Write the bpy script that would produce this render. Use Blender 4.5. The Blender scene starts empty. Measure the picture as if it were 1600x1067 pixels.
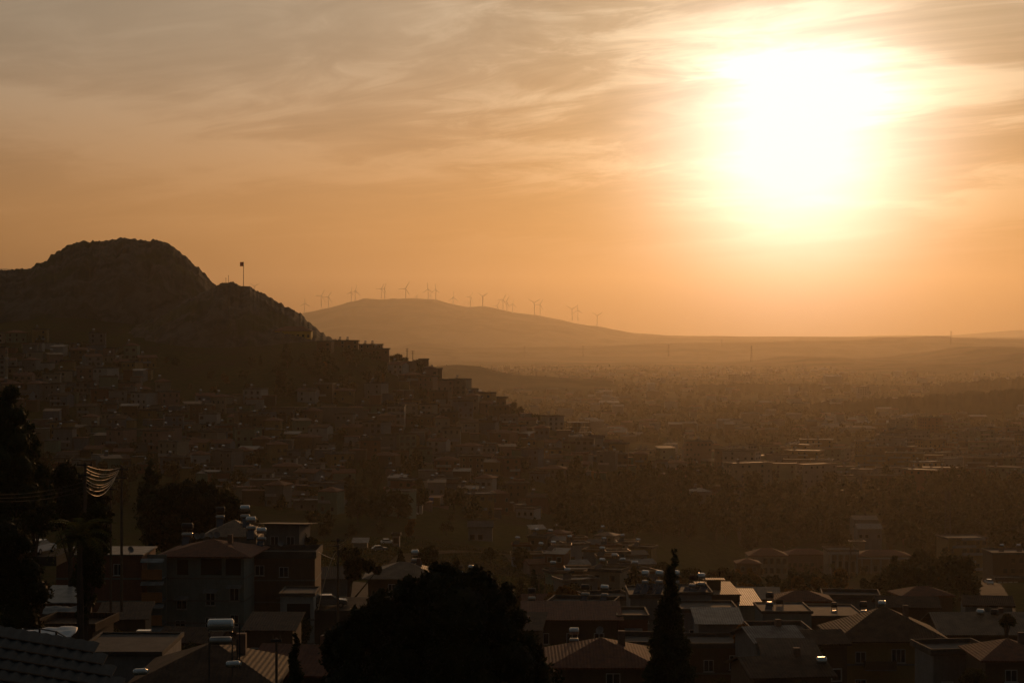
import bpy, math, random
import numpy as np
from mathutils import Vector, Matrix

S = bpy.context.scene
COL = S.collection
R = math.radians
CAMZ, FP, HY = 100.0, 3000.0, 527.0          # eye height above the plain, focal length in photo pixels, horizon row

# ---------------------------------------------------------------- camera
cam_d = bpy.data.cameras.new('camera')
cam = bpy.data.objects.new('camera', cam_d); COL.objects.link(cam)
cam.location = (0, 0, CAMZ); cam.rotation_euler = (R(90), 0, 0)
cam_d.sensor_width = 36; cam_d.lens = 36 * FP / 1600
cam_d.shift_y = -(533.5 - HY) / 1600
cam_d.clip_start = 1; cam_d.clip_end = 90000
S.camera = cam

# ---------------------------------------------------------------- world, sun, exposure
SUN_AZ, SUN_EL = math.atan((1243 - 800) / FP), math.atan((HY - 222) / FP)
sunv = Vector((math.sin(SUN_AZ) * math.cos(SUN_EL), math.cos(SUN_AZ) * math.cos(SUN_EL), math.sin(SUN_EL)))
SUN_STRENGTH = 0.92
SUN_COLOR = (1.0, 0.485, 0.18)
sd = bpy.data.lights.new('sun', 'SUN'); sd.energy = SUN_STRENGTH; sd.angle = R(0.5); sd.color = SUN_COLOR
so = bpy.data.objects.new('sun', sd); COL.objects.link(so)
so.rotation_mode = 'QUATERNION'; so.rotation_quaternion = sunv.to_track_quat('Z', 'Y'); so.location = (0, 0, 300)

S.view_settings.view_transform = 'Standard'; S.view_settings.look = 'None'
S.view_settings.exposure = 0; S.view_settings.gamma = 1; S.view_settings.use_curve_mapping = False
S.cycles.use_denoising = True
try: S.cycles.denoiser = 'OPENIMAGEDENOISE'
except Exception: pass
S.cycles.max_bounces = 6; S.cycles.diffuse_bounces = 2; S.cycles.glossy_bounces = 2
S.cycles.volume_bounces = 1; S.cycles.transparent_max_bounces = 8
S.cycles.sample_clamp_indirect = 4

class N:
    """small helper for node trees"""
    def __init__(s, tree): s.t = tree; s.n = tree.nodes; s.l = tree.links
    def new(s, typ, **kw):
        n = s.n.new(typ)
        for k, v in kw.items(): setattr(n, k, v)
        return n
    def put(s, sock, v):
        if isinstance(v, bpy.types.NodeSocket): s.l.new(v, sock)
        elif isinstance(v, (tuple, list)) and len(v) == 3 and sock.type == 'RGBA': sock.default_value = (*v, 1)
        else: sock.default_value = v
    def m(s, op, a, b=0.0, c=0.0, clamp=False):
        n = s.new('ShaderNodeMath', operation=op, use_clamp=clamp)
        s.put(n.inputs[0], a); s.put(n.inputs[1], b); s.put(n.inputs[2], c)
        return n.outputs[0]
    def vm(s, op, a, b=(0, 0, 0), scale=None):
        n = s.new('ShaderNodeVectorMath', operation=op)
        s.put(n.inputs[0], a); s.put(n.inputs[1], b)
        if scale is not None: s.put(n.inputs['Scale'], scale)
        return n.outputs['Value'] if op in ('DOT_PRODUCT', 'LENGTH') else n.outputs[0]
    def comb(s, x, y, z):
        n = s.new('ShaderNodeCombineXYZ')
        for i, v in enumerate((x, y, z)): s.put(n.inputs[i], v)
        return n.outputs[0]
    def noise(s, vec, scale, detail=4, rough=0.5, dist=0.0):
        n = s.new('ShaderNodeTexNoise')
        s.put(n.inputs['Vector'], vec); n.inputs['Scale'].default_value = scale
        n.inputs['Detail'].default_value = detail; n.inputs['Roughness'].default_value = rough
        n.inputs['Distortion'].default_value = dist
        return n.outputs['Fac']
    def ramp(s, v, lo, hi, a=0.0, b=1.0, smooth=True):
        n = s.new('ShaderNodeMapRange', interpolation_type='SMOOTHSTEP' if smooth else 'LINEAR')
        s.put(n.inputs['Value'], v)
        for i, q in zip((1, 2, 3, 4), (lo, hi, a, b)): n.inputs[i].default_value = q
        return n.outputs[0]
    def mix(s, f, a, b):
        n = s.new('ShaderNodeMix', data_type='RGBA')
        s.put(n.inputs[0], f); s.put(n.inputs[6], a); s.put(n.inputs[7], b)
        return n.outputs[2]

w = bpy.data.worlds.new('World'); S.world = w; w.use_nodes = True
w.node_tree.nodes.clear(); g = N(w.node_tree)
tc = g.new('ShaderNodeTexCoord')
d = g.vm('NORMALIZE', tc.outputs['Generated'])
sep = g.new('ShaderNodeSeparateXYZ'); g.l.new(d, sep.inputs[0])
dx, dy, dz = sep.outputs
sky = g.new('ShaderNodeTexSky', sky_type='NISHITA', sun_disc=False)
sky.sun_elevation = SUN_EL; sky.sun_rotation = SUN_AZ; sky.dust_density = 4; sky.air_density = 1.5
el = g.m('MULTIPLY', g.m('ARCSINE', dz), 57.2958)                              # degrees above horizon
cosang = g.vm('DOT_PRODUCT', d, tuple(sunv))
ang = g.m('MULTIPLY', g.m('ARCCOSINE', g.m('MINIMUM', cosang, 0.999999)), 57.2958)   # degrees from the sun
# veil of thin cirrus: streaks on a high flat layer
den = g.m('ADD', g.m('ABSOLUTE', dz), 0.10)
px_, py_ = g.m('DIVIDE', dx, den), g.m('DIVIDE', dy, den)
p1 = g.comb(g.m('ADD', px_, g.m('MULTIPLY', py_, 0.35)), g.m('MULTIPLY', py_, 1.0), 0.0)
warp = g.noise(p1, 0.9, 3, 0.5)
p2 = g.comb(g.m('ADD', g.m('MULTIPLY', px_, 0.8), g.m('MULTIPLY', warp, 0.9)), g.m('ADD', g.m('MULTIPLY', py_, 0.75), g.m('MULTIPLY', warp, 1.0)), 3.7)
n_big = g.noise(p2, 1.1, 4, 0.55, 0.5)
n_str = g.noise(g.comb(g.m('ADD', g.m('MULTIPLY', px_, 0.9), g.m('MULTIPLY', warp, 1.2)), g.m('ADD', g.m('MULTIPLY', py_, 1.2), g.m('MULTIPLY', px_, 0.6)), 1.2), 2.6, 12, 0.66, 0.6)
veil = g.ramp(g.m('ADD', g.m('MULTIPLY', n_big, 0.6), g.m('MULTIPLY', n_str, 0.4)), 0.40, 0.61)
high = g.ramp(el, 1.2, 7.5)                                                    # cloud only shows above the haze
cl = g.m('MULTIPLY', g.m('SUBTRACT', veil, 0.45), high)
# smooth sky colour by elevation
c_hor = g.mix(g.ramp(el, -0.5, 4.2), (0.10, 0.030, 0.006), (0.56, 0.270, 0.098))
c_up = g.mix(g.ramp(el, 2.5, 10.0), c_hor, (0.49, 0.385, 0.275))
c_up = g.mix(g.ramp(el, 14.0, 75.0), c_up, (0.09, 0.10, 0.115))
away = g.m('ADD', g.m('MULTIPLY', g.m('EXPONENT', g.m('MULTIPLY', ang, -1 / 36.0)), 1.08), 0.03)
c_up = g.mix(g.ramp(ang, 25.0, 110.0), c_up, (0.34, 0.42, 0.46))          # grey-blue sky opposite the sunset
base = g.vm('SCALE', c_up, scale=away)
glow = lambda k, width, power=1.0: g.m('MULTIPLY', g.m('EXPONENT', g.m('MULTIPLY', g.m('POWER', g.m('DIVIDE', ang, width), power), -1.0)), k)
base = g.vm('SCALE', base, scale=g.m('SUBTRACT', 1.0, glow(0.42, 10.0, 2.0)))
a_wide = g.vm('SCALE', (0.80, 0.46, 0.12), scale=g.m('MULTIPLY', glow(0.42, 4.4, 1.6), g.ramp(el, 0.2, 4.2, 0.12, 1.0)))
a_mid = g.vm('SCALE', (1.12, 1.12, 1.12), scale=glow(1.0, 3.45, 2.1))
a_halo = g.vm('SCALE', (0.60, 0.46, 0.24), scale=glow(0.40, 4.8, 1.9))
tot = g.vm('ADD', g.vm('ADD', base, a_wide), a_halo)
lit = g.m('ADD', 1.0, g.m('MULTIPLY', cl, g.m('ADD', 0.27, glow(0.32, 11.0, 2.0))))
tot = g.vm('SCALE', tot, scale=lit)
tot = g.vm('ADD', tot, g.vm('SCALE', (0.34, 0.32, 0.23), scale=g.m('MULTIPLY', g.m('MAXIMUM', cl, 0.0), g.m('ADD', 0.12, glow(1.3, 8.0, 2.0)))))
tot = g.vm('ADD', tot, g.vm('SCALE', a_mid, scale=g.m('ADD', 1.0, g.m('MULTIPLY', cl, 0.35))))
tot = g.vm('ADD', tot, g.vm('SCALE', sky.outputs[0], scale=0.003))
tot = g.vm('MINIMUM', tot, (1.0, 1.08, 1.06))
bg = g.new('ShaderNodeBackground'); g.put(bg.inputs[0], g.vm('SCALE', tot, scale=10.0)); bg.inputs[1].default_value = 0.1
out = g.new('ShaderNodeOutputWorld'); g.l.new(bg.outputs[0], out.inputs[0])

# ---------------------------------------------------------------- general helpers
def at(px, py, Y): return Vector(((px - 800) / FP * Y, Y, CAMZ - (py - HY) / FP * Y))
def to_px(x, y, z): return 800 + x / y * FP, HY - (z - CAMZ) / y * FP

def tag(o, label=None, cat=None, group=None, kind=None):
    if label: o['label'] = label
    if cat: o['category'] = cat
    if group: o['group'] = group
    if kind: o['kind'] = kind
    return o

def link(name, data, parent=None, loc=None, rot=None):
    o = bpy.data.objects.new(name, data); COL.objects.link(o)
    if parent is not None: o.parent = parent
    if loc is not None: o.location = loc
    if rot is not None: o.rotation_euler = rot
    return o

def thing(name, loc, rz=0, label=None, cat=None, group=None):
    return tag(link(name, None, None, loc, (0, 0, rz)), label, cat, group)

class MB:
    """collects shapes into one mesh"""
    def __init__(s): s.v = []; s.f = []; s.mi = []; s.cur = 0
    def quad_faces(s, vs, fs):
        b = len(s.v); s.v += [tuple(v) for v in vs]
        s.f += [tuple(b + i for i in f) for f in fs]; s.mi += [s.cur] * len(fs); return s
    def box(s, x0, x1, y0, y1, z0, z1):
        return s.quad_faces([(x0,y0,z0),(x1,y0,z0),(x1,y1,z0),(x0,y1,z0),(x0,y0,z1),(x1,y0,z1),(x1,y1,z1),(x0,y1,z1)],
            [(0,3,2,1),(4,5,6,7),(0,1,5,4),(1,2,6,5),(2,3,7,6),(3,0,4,7)])
    def tube(s, pts, r, n=6, r2=None, cap=True):
        pts = [Vector(p) for p in pts]; b = len(s.v); m = len(pts)
        for i, p in enumerate(pts):
            t = (pts[min(i + 1, m - 1)] - pts[max(i - 1, 0)]).normalized()
            a = t.cross(Vector((0, 0, 1)));
            if a.length < 1e-3: a = Vector((1, 0, 0))
            a.normalize(); c = t.cross(a)
            rr = r if r2 is None else r + (r2 - r) * i / max(m - 1, 1)
            for k in range(n):
                q = 2 * math.pi * k / n
                s.v.append(tuple(p + a * (rr * math.cos(q)) + c * (rr * math.sin(q))))
        for i in range(m - 1):
            for k in range(n):
                k2 = (k + 1) % n
                s.f.append((b + i * n + k, b + i * n + k2, b + (i + 1) * n + k2, b + (i + 1) * n + k)); s.mi.append(s.cur)
        if cap:
            s.f.append(tuple(b + k for k in range(n))[::-1]); s.f.append(tuple(b + (m - 1) * n + k for k in range(n))); s.mi += [s.cur] * 2
        return s
    def mesh(s, name, *mats):
        me = bpy.data.meshes.new(name); me.from_pydata(s.v, [], s.f); me.update()
        for m in mats: me.materials.append(m)
        if len(mats) > 1: me.polygons.foreach_set('material_index', s.mi)
        return me

def np_mesh(name, V, F, mats, mi=None, smooth=False):
    V = np.ascontiguousarray(V, dtype=np.float32); F = np.ascontiguousarray(F, dtype=np.int32)
    me = bpy.data.meshes.new(name); k = F.shape[1]
    me.vertices.add(len(V)); me.vertices.foreach_set('co', V.ravel())
    me.loops.add(F.size); me.loops.foreach_set('vertex_index', F.ravel())
    me.polygons.add(len(F)); me.polygons.foreach_set('loop_start', np.arange(0, F.size, k, dtype=np.int32))
    for m in mats: me.materials.append(m)
    if mi is not None: me.polygons.foreach_set('material_index', np.asarray(mi, dtype=np.int32))
    if smooth: me.polygons.foreach_set('use_smooth', np.ones(len(F), dtype=bool))
    me.update(calc_edges=True)
    return me

def vnoise(x, y, seed=0):
    xi = np.floor(x).astype(np.int64); yi = np.floor(y).astype(np.int64); fx = x - xi; fy = y - yi
    def h(a, b):
        n = (a * 374761393 + b * 668265263 + seed * 974634777) & 0x7fffffff
        n = ((n ^ (n >> 13)) * 1274126177) & 0x7fffffff
        return ((n ^ (n >> 16)) & 0xffff) / 65535.0
    fx = fx * fx * (3 - 2 * fx); fy = fy * fy * (3 - 2 * fy)
    return (h(xi, yi) * (1 - fx) + h(xi + 1, yi) * fx) * (1 - fy) + (h(xi, yi + 1) * (1 - fx) + h(xi + 1, yi + 1) * fx) * fy
def fbm(x, y, oct=5, seed=0, gain=0.5):
    s = 0; a = 1; t = 0
    for i in range(oct):
        s = s + a * (vnoise(x * 2 ** i, y * 2 ** i, seed + i) * 2 - 1); t += a; a *= gain
    return s / t

# ---------------------------------------------------------------- materials
MATS = {}
def mat(name, col, rough=0.8, metal=0.0, var=0.35, scale=1.2, col2=None, bump=0.0, spec=0.5, stretch=(1, 1, 1)):
    if name in MATS: return MATS[name]
    m = bpy.data.materials.new(name); m.use_nodes = True; q = N(m.node_tree); bs = q.n['Principled BSDF']
    t = q.new('ShaderNodeTexCoord'); gi = q.new('ShaderNodeObjectInfo')
    v = q.vm('MULTIPLY', t.outputs['Object'], stretch)
    v = q.vm('ADD', v, q.comb(q.m('MULTIPLY', gi.outputs['Random'], 97.0), 0.0, 0.0))
    n1 = q.noise(v, scale, 6, 0.6); n2 = q.noise(v, scale * 7, 3, 0.6)
    if name.startswith('wall') or 'plaster' in name:
        n3 = q.noise(q.vm('MULTIPLY', v, (2.2, 2.2, .22)), .9, 5, .65); n1 = q.m('ADD', q.m('MULTIPLY', n1, .45), q.m('MULTIPLY', n3, .55))
    f = q.ramp(q.m('ADD', q.m('MULTIPLY', n1, 0.7), q.m('MULTIPLY', n2, 0.3)), 0.3, 0.7)
    c2 = col2 or tuple(c * (1 - var) for c in col)
    q.put(bs.inputs['Base Color'], q.mix(f, col, c2))
    q.put(bs.inputs['Roughness'], q.m('ADD', rough - 0.08, q.m('MULTIPLY', n2, 0.16)))
    bs.inputs['Metallic'].default_value = metal; bs.inputs['Specular IOR Level'].default_value = spec
    if name in ('terracotta', 'rusty metal', 'tan sheet', 'roof metal'):
        wv = q.new('ShaderNodeTexWave', wave_type='BANDS', bands_direction='X'); q.put(wv.inputs['Vector'], t.outputs['Object']); wv.inputs['Scale'].default_value = 1.1; wv.inputs['Distortion'].default_value = .25
        wy = q.new('ShaderNodeTexWave', wave_type='BANDS', bands_direction='Y', wave_profile='SAW'); q.put(wy.inputs['Vector'], t.outputs['Object']); wy.inputs['Scale'].default_value = .9
        b = q.new('ShaderNodeBump'); b.inputs['Distance'].default_value = .05; b.inputs['Strength'].default_value = .8
        q.put(b.inputs['Height'], q.m('ADD', wv.outputs['Fac'], q.m('ADD', q.m('MULTIPLY', wy.outputs['Fac'], .5 if name == 'terracotta' else 0.0), q.m('MULTIPLY', n2, .6)))); q.l.new(b.outputs[0], bs.inputs['Normal'])
    elif bump:
        b = q.new('ShaderNodeBump'); b.inputs['Distance'].default_value = bump; b.inputs['Strength'].default_value = 0.7
        q.put(b.inputs['Height'], n2); q.l.new(b.outputs[0], bs.inputs['Normal'])
    MATS[name] = m; return m

def leafmat(name, col, trans=0.35):
    m = bpy.data.materials.new(name); m.use_nodes = True; q = N(m.node_tree)
    q.n.clear(); o = q.new('ShaderNodeOutputMaterial')
    t = q.new('ShaderNodeTexCoord'); gi = q.new('ShaderNodeObjectInfo')
    n1 = q.noise(t.outputs['Object'], 0.9, 4, 0.6)
    c = q.mix(q.ramp(n1, 0.3, 0.7), tuple(x * 0.6 for x in col), tuple(x * 1.3 for x in col))
    c = q.mix(gi.outputs['Random'], c, q.vm('MULTIPLY', c, (1.25, 0.95, 0.8)))
    a = q.new('ShaderNodeBsdfPrincipled'); q.put(a.inputs['Base Color'], c); a.inputs['Roughness'].default_value = 0.65
    a.inputs['Specular IOR Level'].default_value = 0.12
    b = q.new('ShaderNodeBsdfTranslucent'); q.put(b.inputs[0], q.vm('MULTIPLY', c, (1.4, 1.15, 0.5)))
    x = q.new('ShaderNodeMixShader'); x.inputs[0].default_value = trans
    q.l.new(a.outputs[0], x.inputs[1]); q.l.new(b.outputs[0], x.inputs[2]); q.l.new(x.outputs[0], o.inputs[0])
    MATS[name] = m; return m

WALLS = {'cream': (.42,.35,.25), 'grey': (.28,.28,.27), 'white': (.50,.48,.44), 'ochre': (.40,.26,.10), 'pinkish': (.38,.23,.18),
         'brick red': (.25,.10,.06), 'blue grey': (.17,.22,.26), 'pale green': (.22,.30,.20), 'bare concrete': (.23,.22,.20), 'brown': (.16,.10,.06)}
for k, c in WALLS.items(): mat('wall ' + k, tuple(v * .78 for v in c), 0.85, scale=0.5, var=0.4, bump=0.02)
mat('yellow plaster', (.62,.40,.05), 0.8, scale=0.3)
mat('orange plaster', (.42,.16,.05), 0.8, scale=0.6); mat('grey green plaster', (.20,.23,.21), 0.85, scale=0.5)
mat('terracotta', (.20,.075,.04), 0.8, scale=1.5, col2=(.10,.045,.03), bump=0.03, spec=.2)
mat('roof concrete', (.10,.094,.084), 0.85, scale=0.6, var=.5, bump=0.02, spec=.2)
mat('roof metal', (.19,.175,.155), 0.55, 0.3, scale=0.8, col2=(.07,.052,.04), spec=.35)
mat('rusty metal', (.10,.060,.038), 0.8, 0.0, scale=1.0, var=.5, spec=.15)
mat('tan sheet', (.22,.14,.08), 0.66, 0.0, scale=0.7, var=.5, spec=.3)
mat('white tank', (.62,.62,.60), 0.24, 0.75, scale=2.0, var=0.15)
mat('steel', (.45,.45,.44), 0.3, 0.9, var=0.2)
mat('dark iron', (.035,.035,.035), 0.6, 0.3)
mat('solar glass', (.015,.02,.03), 0.12, 0.0, var=0.1)
mat('window glass', (.02,.025,.03), 0.15, 0.0, var=0.1)
mat('opening shade', (.012,.011,.01), 0.9, 0.0, var=0.1)  # near-black colour standing in for the shade inside openings
mat('white frame', (.42,.41,.38), 0.5, var=0.1); mat('awning sheet', (.24,.24,.23), 0.6, 0.1, var=.5)
mat('bark', (.09,.06,.04), 0.9, scale=3, bump=0.03); mat('asphalt', (.07,.066,.06), 0.9, scale=0.4, spec=.02)
mat('dirt', (.13,.10,.065), 0.95, scale=0.3, spec=0); mat('wood', (.14,.09,.055), 0.8, scale=2)
mat('stone', (.24,.22,.19), 0.9, scale=0.25, bump=0.05); mat('flag red', (.55,.02,.02), 0.7, var=0.1)
mat('tarp white', (.6,.6,.62), 0.35, var=0.3, scale=2.0, bump=0.03); mat('board blue', (.03,.09,.30), 0.5, var=0.1)
mat('car white', (.75,.75,.73), 0.25, 0.1, var=0.05); mat('car grey', (.18,.19,.20), 0.25, 0.5, var=0.05); mat('car red', (.3,.03,.02), 0.25, 0.1, var=0.05)
mat('rubber', (.02,.02,.02), 0.8, var=0.1); mat('turbine paint', (.30,.29,.27), 0.5, var=0.1)
mat('chimney brick', (.22,.13,.09), 0.9); mat('cable', (.62,.44,.28), 0.4, 0.4, var=0.1)
leafmat('broad leaf', (.034,.044,.018), .15); leafmat('olive leaf', (.050,.055,.028), .2); leafmat('pine needle', (.030,.045,.020), .2)
leafmat('cypress needle', (.025,.038,.018), .2); leafmat('palm leaf', (.055,.075,.030)); leafmat('autumn leaf', (.12,.075,.022))
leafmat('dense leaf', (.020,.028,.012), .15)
M = MATS

def groundmat():
    m = bpy.data.materials.new('ground'); m.use_nodes = True; q = N(m.node_tree); bs = q.n['Principled BSDF']
    ge = q.new('ShaderNodeNewGeometry'); P = ge.outputs['Position']
    n1 = q.noise(P, 0.02, 6, 0.6); n2 = q.noise(P, 0.35, 5, 0.6); n3 = q.noise(P, 2.5, 3, 0.6)
    grass = q.mix(q.ramp(n2, .35, .65), (.032, .040, .016), (.060, .058, .026))
    soil = q.mix(q.ramp(n3, .3, .7), (.060, .050, .030), (.034, .032, .020))
    near = q.mix(q.ramp(q.m('ADD', q.m('MULTIPLY', n1, .6), q.m('MULTIPLY', n2, .4)), .48, .58), grass, soil)
    vo = q.new('ShaderNodeTexVoronoi', feature='F1'); q.put(vo.inputs['Vector'], q.vm('MULTIPLY', P, (1, .45, 0))); vo.inputs['Scale'].default_value = .006
    sp = q.new('ShaderNodeSeparateXYZ'); q.l.new(vo.outputs['Color'], sp.inputs[0])
    field = q.mix(q.ramp(sp.outputs[0], .2, .9, smooth=False), (.045, .05, .025), (.12, .095, .055))
    s2 = q.new('ShaderNodeSeparateXYZ'); q.l.new(P, s2.inputs[0])
    c = q.mix(q.ramp(s2.outputs[1], 1500, 2200), near, field)
    q.put(bs.inputs['Base Color'], c); bs.inputs['Roughness'].default_value = .95; bs.inputs['Specular IOR Level'].default_value = 0
    b = q.new('ShaderNodeBump'); b.inputs['Distance'].default_value = .08; q.put(b.inputs['Height'], q.m('ADD', n2, n3)); q.l.new(b.outputs[0], bs.inputs['Normal'])
    return m
def rockmat():
    m = bpy.data.materials.new('rock'); m.use_nodes = True; q = N(m.node_tree); bs = q.n['Principled BSDF']
    ge = q.new('ShaderNodeNewGeometry'); P = ge.outputs['Position']
    v = q.vm('MULTIPLY', P, (1, 1, .35))
    n1 = q.noise(v, .09, 8, .65, .5); n2 = q.noise(v, .02, 5, .6)
    c = q.mix(q.ramp(n1, .35, .65), (.045, .042, .032), (.105, .095, .075))
    c = q.mix(q.ramp(n2, .50, .60), c, (.055, .058, .028))
    q.put(bs.inputs['Base Color'], c); bs.inputs['Roughness'].default_value = .95; bs.inputs['Specular IOR Level'].default_value = .15
    b = q.new('ShaderNodeBump'); b.inputs['Distance'].default_value = 1.6; q.put(b.inputs['Height'], n1); q.l.new(b.outputs[0], bs.inputs['Normal'])
    return m
def hillmat():
    m = bpy.data.materials.new('far hill'); m.use_nodes = True; q = N(m.node_tree); bs = q.n['Principled BSDF']
    ge = q.new('ShaderNodeNewGeometry'); n = q.noise(ge.outputs['Position'], .003, 7, .6)
    q.put(bs.inputs['Base Color'], q.mix(q.ramp(n, .4, .6), (.05, .055, .03), (.12, .10, .06))); bs.inputs['Roughness'].default_value = 1
    bs.inputs['Specular IOR Level'].default_value = 0
    return m
GROUND, ROCK, HILL = groundmat(), rockmat(), hillmat()
WOODS = mat('wooded slope', (.030,.034,.016), 1.0, scale=.02, var=.5, spec=0)

# ---------------------------------------------------------------- terrain: one sheet through surveyed points
CP = []   # (x, Y, z)
def cp(px, Y, z=None, py=None):
    if z is None: z = CAMZ - (py - HY) / FP * Y
    CP.append(((px - 800) / FP * Y, Y, z))
# the slope the camera stands on
for px in (-600, 200, 900, 1600, 2300):
    cp(px, 5, 95); cp(px, 45, 86)
for px, a, b, c in ((-300, 80, 71, 62), (300, 78, 67, 60), (800, 78, 68, 57), (1300, 76, 66, 56), (1900, 77, 67, 56)):
    cp(px, 90, a); cp(px, 160, b); cp(px, 260, c)
for px, z in ((-300, 60), (100, 58), (400, 56), (620, 54), (900, 48), (1300, 42), (1900, 42)): cp(px, 360, z)
# meadow / valley floor
for px, py, Y in ((-300, 860, 520), (100, 850, 520), (400, 860, 500), (620, 885, 480), (620, 850, 570), (850, 890, 520), (800, 850, 640),
                  (1000, 900, 520), (1250, 918, 520), (1500, 918, 520), (1900, 918, 520), (1200, 912, 640), (1500, 912, 640), (1900, 912, 640), (1200, 899, 800), (1500, 899, 800), (2100, 899, 800), (1000, 860, 700), 
                  (400, 800, 740), (620, 800, 740), (100, 800, 760), (-300, 790, 760), (850, 815, 800), (1050, 832, 850), (1300, 841, 950), (1600, 841, 950), (2100, 841, 950)):
    cp(px, Y, py=py)
# the house-covered hillside
for px, pts in {-300: ((730, 860), (650, 980), (580, 1080), (530, 1200), (480, 1350)),
                100: ((730, 860), (650, 980), (590, 1080), (540, 1190), (492, 1340)),
                300: ((730, 860), (660, 980), (600, 1080), (555, 1180), (515, 1300)),
                480: ((740, 870), (690, 940), (645, 1000), (590, 1090), (540, 1190), (531, 1230)),
                600: ((750, 880), (700, 950), (640, 1040), (590, 1120), (556, 1190)),
                690: ((760, 880), (710, 960), (650, 1060), (600, 1170)),
                790: ((770, 890), (720, 970), (670, 1060), (640, 1150)),
                880: ((780, 900), (730, 990), (680, 1120)),
                960: ((790, 920), (740, 1010), (706, 1100)),
                1040: ((790, 950), (737, 1070)), 1110: ((790, 960), (768, 1040))}.items():
    for py, Y in pts: cp(px, Y, py=py)
# behind the crest it falls to the plain
for px, z1, z2 in ((-300, 120, 60), (100, 120, 60), (300, 108, 50), (480, 80, 20), (600, 60, 5), (690, 45, 2), (790, 32, 0), (880, 20, 0), (960, 12, 0), (1040, 8, 0), (1110, 4, 0)):
    cp(px, 1480, z1); cp(px, 2000, z2)
for px in (1250, 1500, 1900, 2300): cp(px, 1200, 0); cp(px, 1600, 0)
for px in (-300, 100, 480, 800, 1200, 1600, 2100): cp(px, 3000, 0)
CP = np.array(CP)
def warpc(x, y): return np.stack([x / (y + 80) * 5.0, np.log(y + 80)], -1)
Pw = warpc(CP[:, 0], CP[:, 1])
def tps(r2): return 0.5 * r2 * np.log(r2 + 1e-12)
K = tps(((Pw[:, None] - Pw[None]) ** 2).sum(-1)) + np.eye(len(Pw)) * 2e-3
A = np.zeros((len(Pw) + 3,) * 2); A[:len(Pw), :len(Pw)] = K; A[:len(Pw), -3] = 1; A[:len(Pw), -2:] = Pw; A[-3, :len(Pw)] = 1; A[-2:, :len(Pw)] = Pw.T
W_ = np.linalg.solve(A, np.concatenate([CP[:, 2], np.zeros(3)]))
NU, NV = 300, 440
us = np.linspace(-0.62, 0.62, NU); ls = np.linspace(math.log(20), math.log(16580), NV)
LU, UU = np.meshgrid(ls, us, indexing='ij')
YY = np.exp(LU) - 80; XX = UU * (YY + 80)
Q = np.stack([UU * 5.0, LU], -1).reshape(-1, 2)
ZZ = np.concatenate([tps(((q[:, None] - Pw[None]) ** 2).sum(-1)) @ W_[:-3] + W_[-3] + q @ W_[-2:] for q in np.array_split(Q, 40)]).reshape(YY.shape)
tt = np.clip((YY - 1700) / 900, 0, 1); tt = tt * tt * (3 - 2 * tt)
ZZ = ZZ * (1 - tt)
ZZ = np.maximum(ZZ, 0) + fbm(XX / 30, YY / 30, 4, 3) * np.clip((YY - 60) / 300, 0, 1) * (1.4 - tt) + fbm(XX / 900, YY / 1500, 3, 8) * 8 * tt
def H(x, y):
    u = x / (y + 80); l = math.log(max(y + 80, 21))
    a = (u - us[0]) / (us[1] - us[0]); b = (l - ls[0]) / (ls[1] - ls[0])
    a = min(max(a, 0), NU - 1.001); b = min(max(b, 0), NV - 1.001)
    i, j = int(a), int(b); a -= i; b -= j
    return float((ZZ[j, i] * (1 - a) + ZZ[j, i + 1] * a) * (1 - b) + (ZZ[j + 1, i] * (1 - a) + ZZ[j + 1, i + 1] * a) * b)
def gridF(nr, nc):
    i = np.arange(nr * nc).reshape(nr, nc)
    return np.stack([i[:-1, :-1], i[:-1, 1:], i[1:, 1:], i[1:, :-1]], -1).reshape(-1, 4)
tag(link('ground', np_mesh('ground', np.stack([XX, YY, ZZ], -1).reshape(-1, 3), gridF(NV, NU), [GROUND], smooth=True)), 'dark grassy hillside and plain running out to the hills', kind='structure')

def find_ground(px, py, y0=150, y1=6000):
    """first ground point seen through a photo pixel"""
    k = (px - 800) / FP; s = (py - HY) / FP; y = y0
    while y < y1:
        if H(k * y, y) > CAMZ - s * y: return y
        y *= 1.006
    return None

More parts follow.
